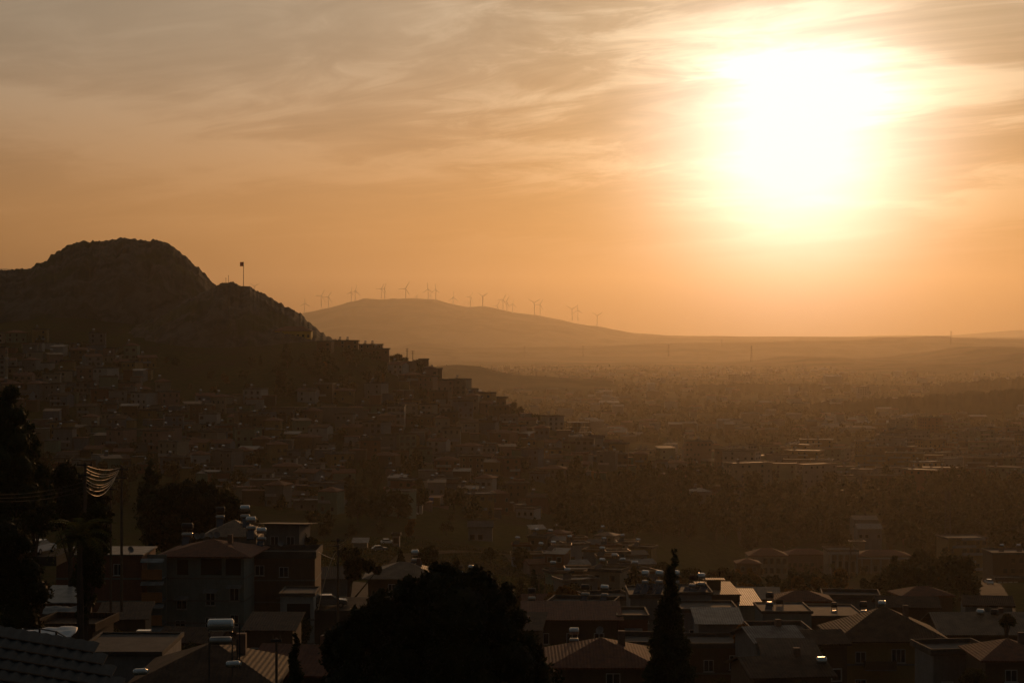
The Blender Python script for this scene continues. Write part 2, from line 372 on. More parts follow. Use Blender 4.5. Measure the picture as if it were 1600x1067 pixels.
def ridge(name, prof, Y, front, back, zb, amp, nscale, mtl, label, nu=260, nv=60, p=2.0, smooth=True, sil=0.0, ground=False, pb=None, seed=1):
    prof = sorted(prof); pxs = np.linspace(prof[0][0], prof[-1][0], nu)
    pys = np.interp(pxs, [a for a, b in prof], [b for a, b in prof])
    if nu < 400 and smooth:
        k = np.ones(5) / 5; pys = np.convolve(np.pad(pys, 2, 'edge'), k, 'valid')
    zt = CAMZ - (pys - HY) / FP * Y; x = (pxs - 800) / FP * Y
    v = np.linspace(-1, 1, nv)
    V, X = np.meshgrid(v, x, indexing='ij'); K_ = (pxs - 800)[None] / FP; Yg = Y + np.where(V < 0, V * front, V * back)
    Yg = Yg + fbm(X / (front * .8), X * 0 + 3.3, 3, seed) * front * .25 * (1 - np.abs(V))
    if sil: X = K_ * Yg
    f = np.where(V < 0, 1 - np.abs(V) ** p, 1 - np.abs(V) ** (pb or p))
    if ground: zbb = np.array([[H(a, b) - 6 for a, b in zip(ra, rb)] for ra, rb in zip(X, Yg)]); zbb = np.minimum(zbb, zt[None] + 20)
    else: zbb = zb
    Z = zbb + (zt[None] - zbb) * f
    nz = fbm(X / nscale, Yg / nscale, 6, seed + 5, .58)
    rid = (1 - np.abs(nz) * 2.2)
    Z = Z + rid * amp * np.clip(np.abs(V) * 5, sil, 1)  * np.clip((1 - np.abs(V)) * 3, 0, 1) + (0 if not sil else fbm(X / (nscale * .25), Yg * 0 + seed, 4, seed) * amp * .25)
    Z = np.maximum(Z, zbb if ground else zb)
    # keep the crest line on the profile: nothing in front may rise over it as seen from the eye
    el_ = (Z - CAMZ) / Yg; elc = ((zt - CAMZ) / Y)[None]
    if sil:
        jag = fbm(pxs / 5, pxs * 0 + seed, 3, seed, .6) * (1.5 if Y < 2000 else 5) / Y
        Z = Z + ((elc[0] + jag - el_.max(0))[None] * Yg) * np.clip((1 - np.abs(V)) * 2, 0, 1)
    else: Z = np.where(el_ > elc + 0.0004, CAMZ + (elc + 0.0004) * Yg, Z)
    o = link(name, np_mesh(name, np.stack([X, Yg, Z], -1).reshape(-1, 3), gridF(nv, nu), [mtl], smooth=smooth))
    tag(o, label, kind='structure')
    return lambda px: float(np.interp(px, pxs, zt))

# rocky summits above the town
ridge('rocky_hill', [(-260, 500), (-120, 450), (-40, 424), (48, 420), (56, 411), (72, 408), (78, 400), (88, 395), (105, 383), (127, 377), (150, 378), (170, 374), (195, 372), (215, 375), (245, 375),
      (262, 378), (275, 388), (290, 401), (305, 415), (312, 418), (325, 434), (340, 448), (370, 472), (410, 500), (440, 520)], 1480, 170, 300, 90, 6, 26, ROCK,
      'bare craggy rock dome standing over the town', nu=560, nv=150, p=2.6, smooth=False, sil=0.12, ground=True)
ridge('rocky_knoll', [(190, 520), (240, 497), (290, 470), (335, 449), (350, 441), (362, 440), (380, 446), (400, 453), (430, 469), (455, 484), (470, 491), (488, 507), (505, 521), (530, 533)], 1330, 130, 160, 80, 3.5, 20, ROCK,
      'lower rocky knoll with the flagpole', nu=300, nv=80, p=2.0, smooth=False, sil=0.10, ground=True, seed=4)
ZM = ridge('mountain', [(250, 520), (400, 503), (440, 494), (470, 489), (500, 484), (540, 474), (575, 466), (600, 467), (640, 465), (680, 467), (700, 473), (730, 479), (755, 477), (775, 481), (800, 487), (840, 492),
      (880, 500), (900, 505), (930, 511), (960, 517), (1000, 521), (1050, 524), (1100, 526), (1150, 527), (1250, 527), (1400, 528), (1700, 529), (2100, 530)], 12500, 2600, 3000, -8, 26, 900, HILL,
      'long low mountain carrying the wind turbines', nu=420, nv=50, p=1.5)
ridge('far_ridge', [(-900, 520), (-200, 505), (0, 416), (40, 424), (200, 500), (600, 515), (1000, 524), (1250, 528), (1330, 526), (1420, 524), (1480, 525), (1540, 519), (1600, 515), (1800, 505), (2400, 520)], 15700, 900, 700, -8, 14, 1200, HILL,
      'farthest faint ridge on the horizon', nu=300, nv=40, p=1.5, seed=9)
ridge('middle_hills', [(300, 560), (560, 549), (620, 543), (655, 535), (680, 538), (720, 543), (760, 544), (850, 543), (950, 541), (1050, 537), (1200, 535), (1300, 533), (1370, 531), (1390, 527), (1430, 528), (1465, 525), (1500, 529), (1560, 530), (1700, 531), (2200, 530)],
      9500, 1500, 1800, -8, 14, 500, HILL, 'second band of hazy hills under the mountain', nu=420, nv=40, p=1.4, seed=12)
ridge('low_hills_right', [(1080, 572), (1180, 566), (1215, 562), (1245, 557), (1300, 559), (1360, 561), (1400, 560), (1450, 553), (1500, 545), (1530, 541), (1620, 543), (1900, 548), (2300, 560)],
      7000, 1100, 1200, -8, 8, 350, HILL, 'rounded hazy hills at the right edge', nu=300, nv=40, p=1.5, seed=15).__name__
ridge('low_hills_left', [(420, 590), (560, 582), (640, 577), (690, 572), (720, 570), (750, 574), (780, 582), (810, 587), (860, 590), (950, 594)], 3900, 500, 600, -8, 6, 220, HILL,
      'dark low hill just beyond the end of the house slope', nu=220, nv=40, p=1.5, seed=18)
ridge('wooded_rise', [(860, 618), (940, 611), (1030, 603), (1100, 600), (1160, 598), (1300, 601), (1400, 603), (1450, 602), (1500, 597), (1600, 589), (1750, 586), (2100, 592)], 3800, 260, 400, -8, 5, 60, WOODS,
      'long wooded rise crossing the hazy plain', nu=620, nv=30, p=1.6, smooth=False, sil=0.4, seed=31)
ridge('wooded_rise', [(900, 662), (960, 652), (1060, 639), (1150, 631), (1300, 627), (1450, 618), (1600, 606), (1750, 602), (2100, 606)], 2720, 160, 300, -8, 5, 45, WOODS,
      'nearer wooded rise behind the long warehouses', nu=620, nv=30, p=1.6, smooth=False, sil=0.4, seed=33)
ridge('near_rise', [(1290, 577), (1370, 573), (1440, 568), (1500, 569), (1540, 562), (1580, 555), (1620, 549), (1800, 545), (2200, 560)], 5900, 800, 900, -8, 6, 240, HILL,
      'darker rise of land below the right hills', nu=240, nv=40, p=1.5, seed=21)

# ---------------------------------------------------------------- roads
def ribbon(name, pts, width, mtl, label, lift=0.25):
    P = []
    for a, b in zip(pts[:-1], pts[1:]):
        n = max(2, int((Vector(b) - Vector(a)).length / 4))
        P += [Vector(a).lerp(Vector(b), i / n) for i in range(n)]
    P.append(Vector(pts[-1])); m = MB()
    for i, p in enumerate(P):
        t = (P[min(i + 1, len(P) - 1)] - P[max(i - 1, 0)]).normalized(); n_ = Vector((t.y, -t.x))
        for k in (-.5, -.17, .17, .5):
            q_ = p + n_ * (width * k); m.v.append((q_.x, q_.y, H(q_.x, q_.y) + lift))
    for i in range(len(P) - 1):
        for k in range(3): m.f.append((i * 4 + k, i * 4 + k + 1, i * 4 + k + 5, i * 4 + k + 4))
    return tag(link(name, m.mesh(name, mtl)), label, kind='structure')
def ground_path(pxpy):
    out = []
    for px, py in pxpy:
        y = find_ground(px, py) or 900; out.append(((px - 800) / FP * y, y))
    return out
ribbon('dirt_road', ground_path([(560, 905), (640, 868), (720, 862), (800, 868), (822, 885), (850, 905)]), 6, M['dirt'], 'pale dirt road crossing the meadow')
ribbon('street', ground_path([(1168, 858), (1163, 838), (1168, 818), (1180, 800), (1186, 785)]), 7, M['asphalt'], 'street climbing away between the park trees')
ribbon('side_street', ground_path([(1560, 990), (1552, 950), (1545, 925), (1540, 905)]), 8, M['asphalt'], 'street leading away at the right edge')
ribbon('road', [(-40, 250), (-28, 255), (-24, 300), (-26, 345)], 5, M['asphalt'], 'road beside the white balconied house')
ribbon('lane', [(-75, 262), (-60, 285), (-52, 310), (-58, 345)], 5, M['asphalt'], 'narrow lane bending behind the left houses')

# ---------------------------------------------------------------- landmarks used to tell look-alikes apart
LM = [(120, 400, 'the rock dome'), (400, 480, 'the flagpole knoll'), (457, 527, 'the yellow hall'), (500, 648, 'the long retaining wall'), (617, 645, 'the banded white house'),
      (870, 660, 'the tall ridge block'), (906, 668, 'the concrete frame'), (197, 700, 'the pale cube house'), (668, 780, 'the blue board'), (605, 850, 'the white meadow car'),
      (300, 765, 'the dark grove'), (700, 900, 'the round black tree'), (1048, 900, 'the bent cypress'), (1094, 695, 'the broad hilltop block'), (1355, 868, 'the columned villa'),
      (1515, 865, 'the five-storey block'), (1325, 667, 'the long warehouses'), (1480, 790, 'the lattice mast'), (1355, 822, 'the twin gabled hall'), (10, 560, 'the minaret'), (1405, 706, 'the shining sheds'),
      (935, 880, 'the sunlit rooftops'), (1170, 820, 'the sunlit street'), (690, 590, 'the crest corner house'), (785, 622, 'the eaves house on the crest'), (1000, 725, 'the foot of the ridge'),
      (50, 640, 'the tall black pines'), (215, 610, 'the striped terrace house'), (1140, 588, 'the far twin blocks'), (1560, 700, 'the far right blocks')]
ORD = ['nearest', 'second nearest', 'third nearest', 'fourth nearest', 'fifth nearest', 'sixth nearest', 'seventh nearest', 'eighth nearest', 'ninth nearest', 'tenth nearest',
       'eleventh nearest', 'twelfth nearest', 'thirteenth nearest', 'fourteenth nearest', 'fifteenth nearest', 'sixteenth nearest', 'seventeenth nearest', 'eighteenth nearest', 'nineteenth nearest', 'twentieth nearest', 'twenty-first nearest', 'twenty-second nearest']
PENDING = []   # (object, description, px, py)
def label_later(o, desc, x, y, z): PENDING.append((o, desc, *to_px(x, y, z)))
def flush_labels():
    G = {}
    for o, desc, px, py in PENDING:
        lx, ly, ln = min(LM, key=lambda l: (l[0] - px) ** 2 + (2 * (l[1] - py)) ** 2)
        ddx, ddy = px - lx, (py - ly) * 1.6
        rel = ('right of' if ddx > 0 else 'left of') if abs(ddx) > abs(ddy) else ('below' if ddy > 0 else 'above')
        G.setdefault((desc, rel, ln), []).append((math.hypot(ddx, ddy), o))
    for (desc, rel, ln), L in G.items():
        L.sort(key=lambda t: t[0])
        for i, (_, o) in enumerate(L):
            o['label'] = f'{desc} {rel} {ln}' if len(L) == 1 else f'{desc}, {ORD[min(i, len(ORD) - 1)]} {rel} {ln}'
    PENDING.clear()

# ---------------------------------------------------------------- small shared pieces
MESH = {}
def shared(key, fn):
    if key not in MESH: MESH[key] = fn()
    return MESH[key]
def win_mesh(wd, ht, frame='white frame', bars=1):
    def f():
        m = MB(); t = .07; m.box(-wd/2, wd/2, -.05, .0, 0, t).box(-wd/2, wd/2, -.05, 0, ht - t, ht).box(-wd/2, -wd/2 + t, -.05, 0, t, ht - t).box(wd/2 - t, wd/2, -.05, 0, t, ht - t)
        for b in range(bars):
            x = -wd/2 + wd * (b + 1) / (bars + 1); m.box(x - .035, x + .035, -.045, 0, t, ht - t)
        return m.mesh('window', M[frame])
    return shared(('win', wd, ht, frame, bars), f)
def pane_mesh(wd, ht): return shared(('pane', wd, ht), lambda: MB().box(-wd/2 + .05, wd/2 - .05, -.02, 0.01, .05, ht - .05).mesh('pane', M['window glass']))
def add_window(par, x, z, wd=1.2, ht=1.4, face='front', hw=5, dep=8, awning=False, bars=1):
    if face == 'front': loc, rz = (x, -.003, z), 0
    elif face == 'right': loc, rz = (hw + .003, x, z), R(90)
    else: loc, rz = (-hw - .003, x, z), R(-90)
    o = link('window', win_mesh(wd, ht, bars=bars), par, loc, (0, 0, rz))
    link('pane', pane_mesh(wd, ht), o, (0, -.004, 0))
    if wd > .9: link('sill', shared(('sill', wd), lambda: MB().box(-wd/2 - .1, wd/2 + .1, -.16, 0, -.08, -.003).mesh('sill', M['wall white'])), o)
    if awning:
        link('awning', shared(('awn', wd), lambda: MB().quad_faces([(-wd/2-.25,-.85,ht-.05),(wd/2+.35,-.85,ht-.05),(wd/2+.35,0,ht+.35),(-wd/2-.25,0,ht+.35),(-wd/2-.25,-.85,ht-.1),(wd/2+.35,-.85,ht-.1),(wd/2+.35,0,ht+.3),(-wd/2-.25,0,ht+.3)],
            [(0,1,2,3),(7,6,5,4),(0,4,5,1),(1,5,6,2),(3,2,6,7),(0,3,7,4)]).mesh('awning', M['awning sheet'])), o)
    return o

def hip_roof(wd, dp, rise, over, mtl, th=.15):
    a, b = wd/2 + over, over; r = max(wd/2 - dp/2, 0.01)
    m = MB(); y0, y1 = -b, dp + b; yc = dp/2
    vs = [(-a,y0,0),(a,y0,0),(a,y1,0),(-a,y1,0),(-r,yc,rise),(r,yc,rise),(-a,y0,-th),(a,y0,-th),(a,y1,-th),(-a,y1,-th)]
    return m.quad_faces(vs, [(0,1,5,4),(1,2,5),(2,3,4,5),(3,0,4),(9,8,7,6),(0,6,7,1),(1,7,8,2),(2,8,9,3),(3,9,6,0)]).mesh('roof', mtl)
def gable_roof(wd, dp, rise, over, mtl, axis='x', th=.14):
    a, y0, y1, yc = wd/2 + over, -over, dp + over, dp/2; m = MB()
    if axis == 'x': top = [(-a,y0,0),(a,y0,0),(a,yc,rise),(-a,yc,rise),(a,y1,0),(-a,y1,0)]; tf = [(0,1,2,3),(3,2,4,5)]
    else: top = [(-a,y0,0),(0,y0,rise),(0,y1,rise),(-a,y1,0),(a,y0,0),(a,y1,0)]; tf = [(0,1,2,3),(1,4,5,2)]
    bot = [(x, y, z - th) for x, y, z in top]
    fs = list(tf) + [tuple(i + 6 for i in f[::-1]) for f in tf]
    ring = [0,1,2,4,5,3] if axis == 'x' else [0,1,4,5,2,3]
    fs += [(ring[i] + 6, ring[(i+1) % 6] + 6, ring[(i+1) % 6], ring[i]) for i in range(6)]
    m.quad_faces(top + bot, fs)
    return m.mesh('roof', mtl)
def gable_wall(m, wd, dp, z, rise, axis='x'):
    if axis == 'x':
        for s in (-1, 1):
            x = s * (wd/2 - .1); m.quad_faces([(x-.1,.05,z),(x+.1,.05,z),(x+.1,dp-.05,z),(x-.1,dp-.05,z),(x-.1,dp/2,z+rise-.12),(x+.1,dp/2,z+rise-.12)], [(0,4,3),(1,2,5),(0,1,5,4),(3,4,5,2)])
    else:
        for y in (.12, dp - .12): m.quad_faces([(-wd/2+.05,y-.1,z),(wd/2-.05,y-.1,z),(0,y-.1,z+rise-.12),(-wd/2+.05,y+.1,z),(wd/2-.05,y+.1,z),(0,y+.1,z+rise-.12)], [(0,1,2),(3,5,4),(0,2,5,3),(1,4,5,2)])
def flat_roof(wd, dp, mtl, par=.5, over=.15):
    a = wd/2 + over; m = MB().box(-a, a, -over, dp + over, .0, .18)
    if par:
        t = .18
        m.box(-a, a, -over, -over + t, .18, .18 + par).box(-a, a, dp + over - t, dp + over, .18, .18 + par).box(-a, -a + t, -over + t, dp + over - t, .18, .18 + par).box(a - t, a, -over + t, dp + over - t, .18, .18 + par)
    return m.mesh('roof', mtl)
def shed_roof(wd, dp, rise, over, mtl, toward=-1):
    a, y0, y1 = wd/2 + over, -over, dp + over; z0, z1 = (0, rise) if toward < 0 else (rise, 0); th = .08
    return MB().quad_faces([(-a,y0,z0),(a,y0,z0),(a,y1,z1),(-a,y1,z1),(-a,y0,z0+th),(a,y0,z0+th),(a,y1,z1+th),(-a,y1,z1+th)],
        [(0,3,2,1),(4,5,6,7),(0,1,5,4),(1,2,6,5),(2,3,7,6),(3,0,4,7)]).mesh('roof', mtl)

def barrel(m, x0, x1, y, z, r, n=14):
    """lying barrel with domed, ribbed ends"""
    xs = [x0, x0 + .05, x0 + .12, x0 + .13, x0 + .2] + [x1 - .2, x1 - .13, x1 - .12, x1 - .05, x1]
    rs = [r * .55, r * .85, r * .98, r * 1.04, r] + [r, r * 1.04, r * .98, r * .85, r * .55]
    b = len(m.v)
    for x, rr in zip(xs, rs):
        for k in range(n): m.v.append((x, y + rr * math.cos(2*math.pi*k/n), z + rr * math.sin(2*math.pi*k/n)))
    for i in range(len(xs) - 1):
        for k in range(n): m.f.append((b+i*n+k, b+(i+1)*n+k, b+(i+1)*n+(k+1)%n, b+i*n+(k+1)%n)); m.mi.append(m.cur)
    m.f.append(tuple(b + k for k in range(n))); m.f.append(tuple(b + (len(xs)-1)*n + k for k in range(n))[::-1]); m.mi += [m.cur] * 2
    return m

# ---------------------------------------------------------------- solar water heaters
def solar_heater(x, y, z, rz, desc, s=1.0, upper=True, panels=2, ratio=1.0, tank='white tank'):
    t = thing('solar_water_heater', (x, y, z), rz, desc, 'water heater', 'solar water heaters on the near roofs'); t.scale = (s, s, s)
    L = .75 * ratio
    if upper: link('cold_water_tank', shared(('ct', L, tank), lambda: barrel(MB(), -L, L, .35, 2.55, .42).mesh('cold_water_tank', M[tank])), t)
    link('hot_water_tank', shared(('ht', L), lambda: barrel(MB(), -L * .95, L * .95, .25, 1.45, .27).mesh('hot_water_tank', M['steel'])), t)
    def fr():
        m = MB(); top = 2.15 if upper else 1.2
        for sx in (-1, 1):
            for sy in (0, .7): m.tube([(sx * L * .8, sy, 0), (sx * L * .8, sy if top < 2 else .1 + sy * .75, top)], .025, 4)
            m.tube([(sx * L * .8, 0, 1.15), (sx * L * .8, .7, 1.15)], .025, 4); m.tube([(sx * L * .8, -1.5, .1), (sx * L * .8, 0, 1.15)], .025, 4)
            if upper: m.tube([(sx * L * .8, .08, 2.13), (sx * L * .8, .62, 2.13)], .03, 4)
        m.tube([(-L * .8, 0, .5), (L * .8, 0, .5)], .02, 4); m.tube([(-L*.8, .7, .2), (L*.8, .7, 1.1)], .02, 4)
        m.tube([(L * .9, .3, 2.2), (L * 1.08, .3, 1.8), (L * 1.0, .2, 1.5)], .03, 5)
        return m.mesh('stand_frame', M['dark iron'])
    link('stand_frame', shared(('sf', L, upper), fr), t)
    for k in range(panels):
        link('solar_panel', shared(('sp',), lambda: MB().quad_faces([(-.45,-1.65,.08),(.45,-1.65,.08),(.45,-.12,1.2),(-.45,-.12,1.2),(-.45,-1.71,.16),(.45,-1.71,.16),(.45,-.18,1.28),(-.45,-.18,1.28)],
            [(0,3,2,1),(4,5,6,7),(0,1,5,4),(1,2,6,5),(2,3,7,6),(3,0,4,7)]).mesh('solar_panel', M['solar glass'])), t, ((k - (panels - 1) / 2) * .98, 0, 0))
    return t

# ---------------------------------------------------------------- near houses, built one by one
def near_house(name, label, px0, px1, py, Y, h, dp, wall, roof='flat', rmat='roof concrete', rz=0, rise=1.8, over=.5, wins=(), awn=(), storeys=None, sh=2.8, door=False, par=.5, sidewins=(), cat='house'):
    """py = row of the wall top; the front wall faces the camera"""
    a, b = at(px0, py, Y), at(px1, py, Y); c = (a + b) / 2; wd = (b - a).length; zb = c.z - h
    t = thing(name, (c.x, Y, zb), rz, label, cat)
    m = MB().box(-wd/2, wd/2, 0, dp, -7, h)
    if roof == 'gable': gable_wall(m, wd, dp, h, rise)
    if roof == 'gabley': gable_wall(m, wd, dp, h, rise, 'y')
    if roof in ('shed', 'shedb'):
        zf, zk = (0, rise) if roof == 'shed' else (rise, 0)
        m.quad_faces([(-wd/2+.05,.05,h),(wd/2-.05,.05,h),(wd/2-.05,dp-.05,h),(-wd/2+.05,dp-.05,h),(-wd/2+.05,.05,h+zf),(wd/2-.05,.05,h+zf),(wd/2-.05,dp-.05,h+zk),(-wd/2+.05,dp-.05,h+zk)], [(0,1,5,4),(1,2,6,5),(2,3,7,6),(3,0,4,7)])
    link('wall', m.mesh('wall', M[wall]), t)
    for k in range(1, int(h // sh) + 1):
        if k * sh < h - .6: link('floor_band', MB().box(-wd/2 - .06, wd/2 + .06, -.06, dp + .06, h - k * sh - .1, h - k * sh + .1).mesh('floor_band', M['wall bare concrete']), t)
    rm = M[rmat]
    me = {'flat': lambda: flat_roof(wd, dp, rm, par, over=.2), 'hip': lambda: hip_roof(wd, dp, rise, over, rm), 'gable': lambda: gable_roof(wd, dp, rise, over, rm), 'gabley': lambda: gable_roof(wd, dp, rise, over, rm, 'y'),
          'shed': lambda: shed_roof(wd, dp, rise, over, rm), 'shedb': lambda: shed_roof(wd, dp, rise, over, rm, 1)}[roof]()
    ro = link('roof', me, t, (0, 0, h + .004))
    for wn in wins:   # (fraction across, metres below wall top, width, height, awning)
        f, dz, ww, wh = wn[:4]; add_window(t, (f - .5) * wd, h - dz, ww, wh, awning=len(wn) > 4 and wn[4], bars=2 if ww > 1.5 else 1)
    for wn in sidewins: add_window(t, wn[0], h - wn[1], 1.1, 1.3, face=wn[2], hw=wd/2)
    if door: link('door', MB().box(-.5, .5, -.06, 0, 0, 2.1).mesh('door', M['wood']), t, ((door - .5) * wd, -.003, h - sh * max(1, round(h / sh)) + .1))
    if roof in ('hip', 'gable'): link('chimney', MB().box(-.3, .3, -.3, .3, -.6, .9).mesh('chimney', M['chimney brick']), ro, (wd * .22, dp * .5, rise * .8))
    t['_dims'] = 0; del t['_dims']
    return t, c, wd, zb

def balcony(t, x, z, wd, dp=1.2, wallm='wall white', solid=True):
    b = link('balcony', MB().box(-wd/2, wd/2, -dp, -.003, -.15, 0).mesh('balcony', M['wall bare concrete']), t, (x, 0, z))
    if solid: link('parapet', MB().box(-wd/2, wd/2, -dp, -dp + .1, .003, .95).box(-wd/2, -wd/2 + .1, -dp + .1, -.003, .003, .95).box(wd/2 - .1, wd/2, -dp + .1, -.003, .003, .95).mesh('parapet', M[wallm]), b)
    else:
        for k in range(int(wd / .3) + 1): link('baluster', shared(('bal',), lambda: MB().box(-.02, .02, -.02, .02, 0.003, .92).mesh('baluster', M['dark iron'])), b, (-wd/2 + k * .3, -dp + .06, 0))
        link('rail', MB().box(-wd/2, wd/2, -dp + .03, -dp + .09, .922, .97).mesh('rail', M['dark iron']), b)
    return b

# far left: red-brown house with stacked orange balconies
t, c, wd, zb = near_house('apartment_house', 'dark red-brown four-storey house with orange balconies behind the palm', 88, 222, 868, 236, 13, 9, 'wall brick red', 'flat', 'roof metal', over=.3, par=0, wins=((.72, 2.4, 1.1, 1.4), (.2, 5.2, 1.1, 1.4)))
for k in range(4):
    b = link('balcony', MB().box(-1.25, 1.25, -.3, 3, -.15, 0).mesh('balcony', M['wall bare concrete']), t, (wd/2 + 1.25, 0, 13 - 2.8 * (k + 1)))
    link('parapet', MB().box(-1.25, 1.25, -.4, -.303, -.1, 1.15).mesh('parapet', M['orange plaster']), b)
    link('awning', MB().quad_faces([(-1.3,-1.0,2.1),(1.5,-1.0,2.1),(1.5,-.3,2.5),(-1.3,-.3,2.5),(-1.3,-1.0,2.05),(1.5,-1.0,2.05),(1.5,-.3,2.45),(-1.3,-.3,2.45)], [(0,1,2,3),(7,6,5,4),(0,4,5,1),(1,5,6,2),(3,2,6,7),(0,3,7,4)]).mesh('awning', M['awning sheet']), b)
    link('back_wall', MB().box(-1.2, 1.2, 3, 3.2, 0, 2.6).mesh('back_wall', M['grey green plaster']), b)
# grey apartment house
t, c, wd, zb = near_house('apartment_house', 'grey green apartment house with awninged white windows and open top floor', 256, 382, 868, 240, 14.2, 10, 'grey green plaster', 'hip', 'terracotta', rise=1.6, over=1.1, rz=R(-4),
    wins=((.22, 6.7, 1.3, 1.3, True), (.58, 6.2, 1.2, 1.7, True), (.88, 5.6, 1.2, 1.6, True), (.20, 9.6, 1.3, 1.5), (.58, 9.2, 1.3, 1.5), (.88, 8.8, 1.1, 1.5), (.2, 12.6, 1.3, 1.4), (.58, 12.4, 1.3, 1.4)))
link('loggia_shade', MB().box(-wd*.04, wd*.22, -.02, .4, 14.2-2.4, 14.2-.35).mesh('loggia_shade', M['opening shade']), t, (0, 0, 0))  # solid near-black blocks paint the shade of the open top floor
link('loggia_shade', MB().box(wd*.27, wd*.46, -.02, .4, 14.2-2.4, 14.2-.35).mesh('loggia_shade', M['opening shade']), t)
link('loggia_shade', MB().box(-wd*.34, -wd*.2, -.02, .4, 14.2-2.4, 14.2-.5).mesh('loggia_shade', M['opening shade']), t)
# behind: pitched house with tanks and terrace house
t, c, wd, zb = near_house('house', 'low house with tan hipped roof behind the grey apartment house', 318, 400, 838, 262, 6, 9, 'wall grey', 'hip', 'tan sheet', rise=1.9, over=.5)
t, c, wd, zb = near_house('house', 'flat-roofed house with dark overhanging sheet roof above the terrace', 412, 468, 826, 258, 7, 7, 'wall bare concrete', 'shedb', 'tan sheet', rise=.7, over=.9, wins=((.3, 2.2, 1.1, 1.2), (.75, 2.2, 1.1, 1.2)), rz=R(-6))
t, c, wd, zb = near_house('house', 'brown terrace house with plastered front left of the utility pole', 384, 492, 872, 246, 9, 8, 'wall brown', 'flat', 'roof concrete', wins=((.2, 2.2, 1.2, 1.3), (.55, 2.4, 1.2, 1.3)), door=.85, par=.7)
balcony(t, wd * .2, 4.2, wd * .5, 1.3, 'wall brown')
# white house with balcony full of things
t, c, wd, zb = near_house('house', 'white house with a cluttered railed balcony beside the road', 438, 490, 931, 228, 9.5, 6, 'wall white', 'flat', 'roof concrete', wins=((.2, 6.6, .9, 1.9), (.72, 6.4, .9, 2.0)), par=.2)
link('loggia_shade', MB().box(-wd*.3, wd*.4, -.02, .3, 9.5-3.3, 9.5-.9).mesh('loggia_shade', M['opening shade']), t)  # shaded recess behind the balcony, painted as a solid near-black block
balcony(t, .2, 9.5 - 3.4, wd * .8, 1.1, solid=False)
# tan roof house with heater tower
t, c, wd, zb = near_house('house', 'low house with broad sunlit tan hipped sheet roof beyond the black tree', 575, 682, 903, 292, 4.5, 9, 'wall brown', 'hip', 'tan sheet', rise=2.0, over=.9, wins=((.35, 2.1, 1.2, 1.2), (.75, 2.1, 1.2, 1.2)))
solar_heater((648-800)/FP*296, 297, at(648, 889, 296).z - .25, R(8), 'tall solar water heater standing alone on the tan hipped roof', s=1.05, ratio=.72)
# dark awning roofed building and red brown box
t, c, wd, zb = near_house('house', 'long low house with a dark red lean-to roof right of the black tree', 824, 964, 968, 205, 7, 7, 'wall brown', 'shed', 'terracotta', rise=.9, over=.7, wins=((.18, 2.6, 1.2, 1.2), (.5, 2.6, 1.2, 1.2), (.8, 2.7, 1.1, 1.3)))
t, c, wd, zb = near_house('house', 'small red box house with one shaded window left of the bent cypress', 966, 1012, 967, 206, 8, 6, 'wall brick red', 'flat', 'roof concrete', wins=((.5, 2.6, 1.3, 1.3, True),), par=.3)
t, c, wd, zb = near_house('house', 'house with wide red pyramid roof at the bottom centre', 868, 1018, 1040, 160, 4, 9, 'wall brown', 'hip', 'terracotta', rise=1.7, over=.8, wins=((.6, 1.8, 1.2, 1.2),))
# heater terrace
t, c, wd, zb = near_house('house', 'grey terrace house carrying the row of solar heaters', 985, 1058, 934, 246, 11, 9, 'wall grey', 'flat', 'roof concrete', wins=((.3, 3.2, 1.1, 1.3), (.72, 3.2, 1.1, 1.3)), par=.3)
t, c, wd, zb = near_house('house', 'dark stacked house under the pair of heaters right of the bent cypress', 1056, 1112, 929, 243, 11, 8, 'wall grey', 'flat', 'roof concrete', wins=((.4, 2.1, .9, 1.1),), par=.2)
t, c, wd, zb = near_house('house', 'house with bright sunlit flat roof and small roof hut', 1100, 1156, 930, 252, 10, 13, 'wall brown', 'flat', 'tan sheet', wins=((.5, 2.2, 1.1, 1.2),), par=0)
link('roof_hut', MB().box(-.9, .9, 0, 1.4, .2, 1.5).mesh('roof_hut', M['wall brown']), t, (-.6, 4, 10)); link('roof_hut_cover', MB().box(-1.5, 1.5, -.3, 1.8, 1.51, 1.6).mesh('roof_hut_cover', M['tan sheet']), t, (-.6, 4, 10))
t, c, wd, zb = near_house('house', 'blue grey house with white gridded window below the lit roofs', 1066, 1152, 956, 232, 9, 7, 'wall blue grey', 'flat', 'roof concrete', wins=((.24, 3.6, 1.5, 1.5), (.7, 3.6, 1.2, 1.5)), par=.25)
t, c, wd, zb = near_house('house', 'two-storey brown house with white-framed windows at the bottom right of the cypress', 1078, 1164, 1012, 212, 8, 7, 'wall brown', 'flat', 'roof concrete', wins=((.34, 2.6, 1.1, 1.3), (.8, 2.4, 1.0, 1.6)), par=.4, over=.4)
t, c, wd, zb = near_house('house', 'plain grey green house with light roof edge beside the lit roof', 1156, 1192, 946, 250, 10, 12, 'grey green plaster', 'shed', 'roof metal', rise=.6, over=.2)
t, c, wd, zb = near_house('house', 'dark green-grey windowless house front under the single black heater', 1192, 1268, 958, 240, 10, 8, 'grey green plaster', 'flat', 'roof concrete', par=.15)
t, c, wd, zb = near_house('shed', 'shed with pale corrugated roof ribs in the right foreground', 1180, 1255, 1002, 205, 3.4, 7, 'wall grey', 'gable', 'roof metal', rise=1.2, over=.5, rz=R(12), cat='shed')
for k in range(11): link('roof_rib', shared(('rib',), lambda: MB().box(-.04, .04, -.55, 3.4, -.02, .03).mesh('roof_rib', M['roof metal'])), t, (-2.4 + k * .5, 0, 3.43), (math.atan2(1.2, 4.0), 0, 0))
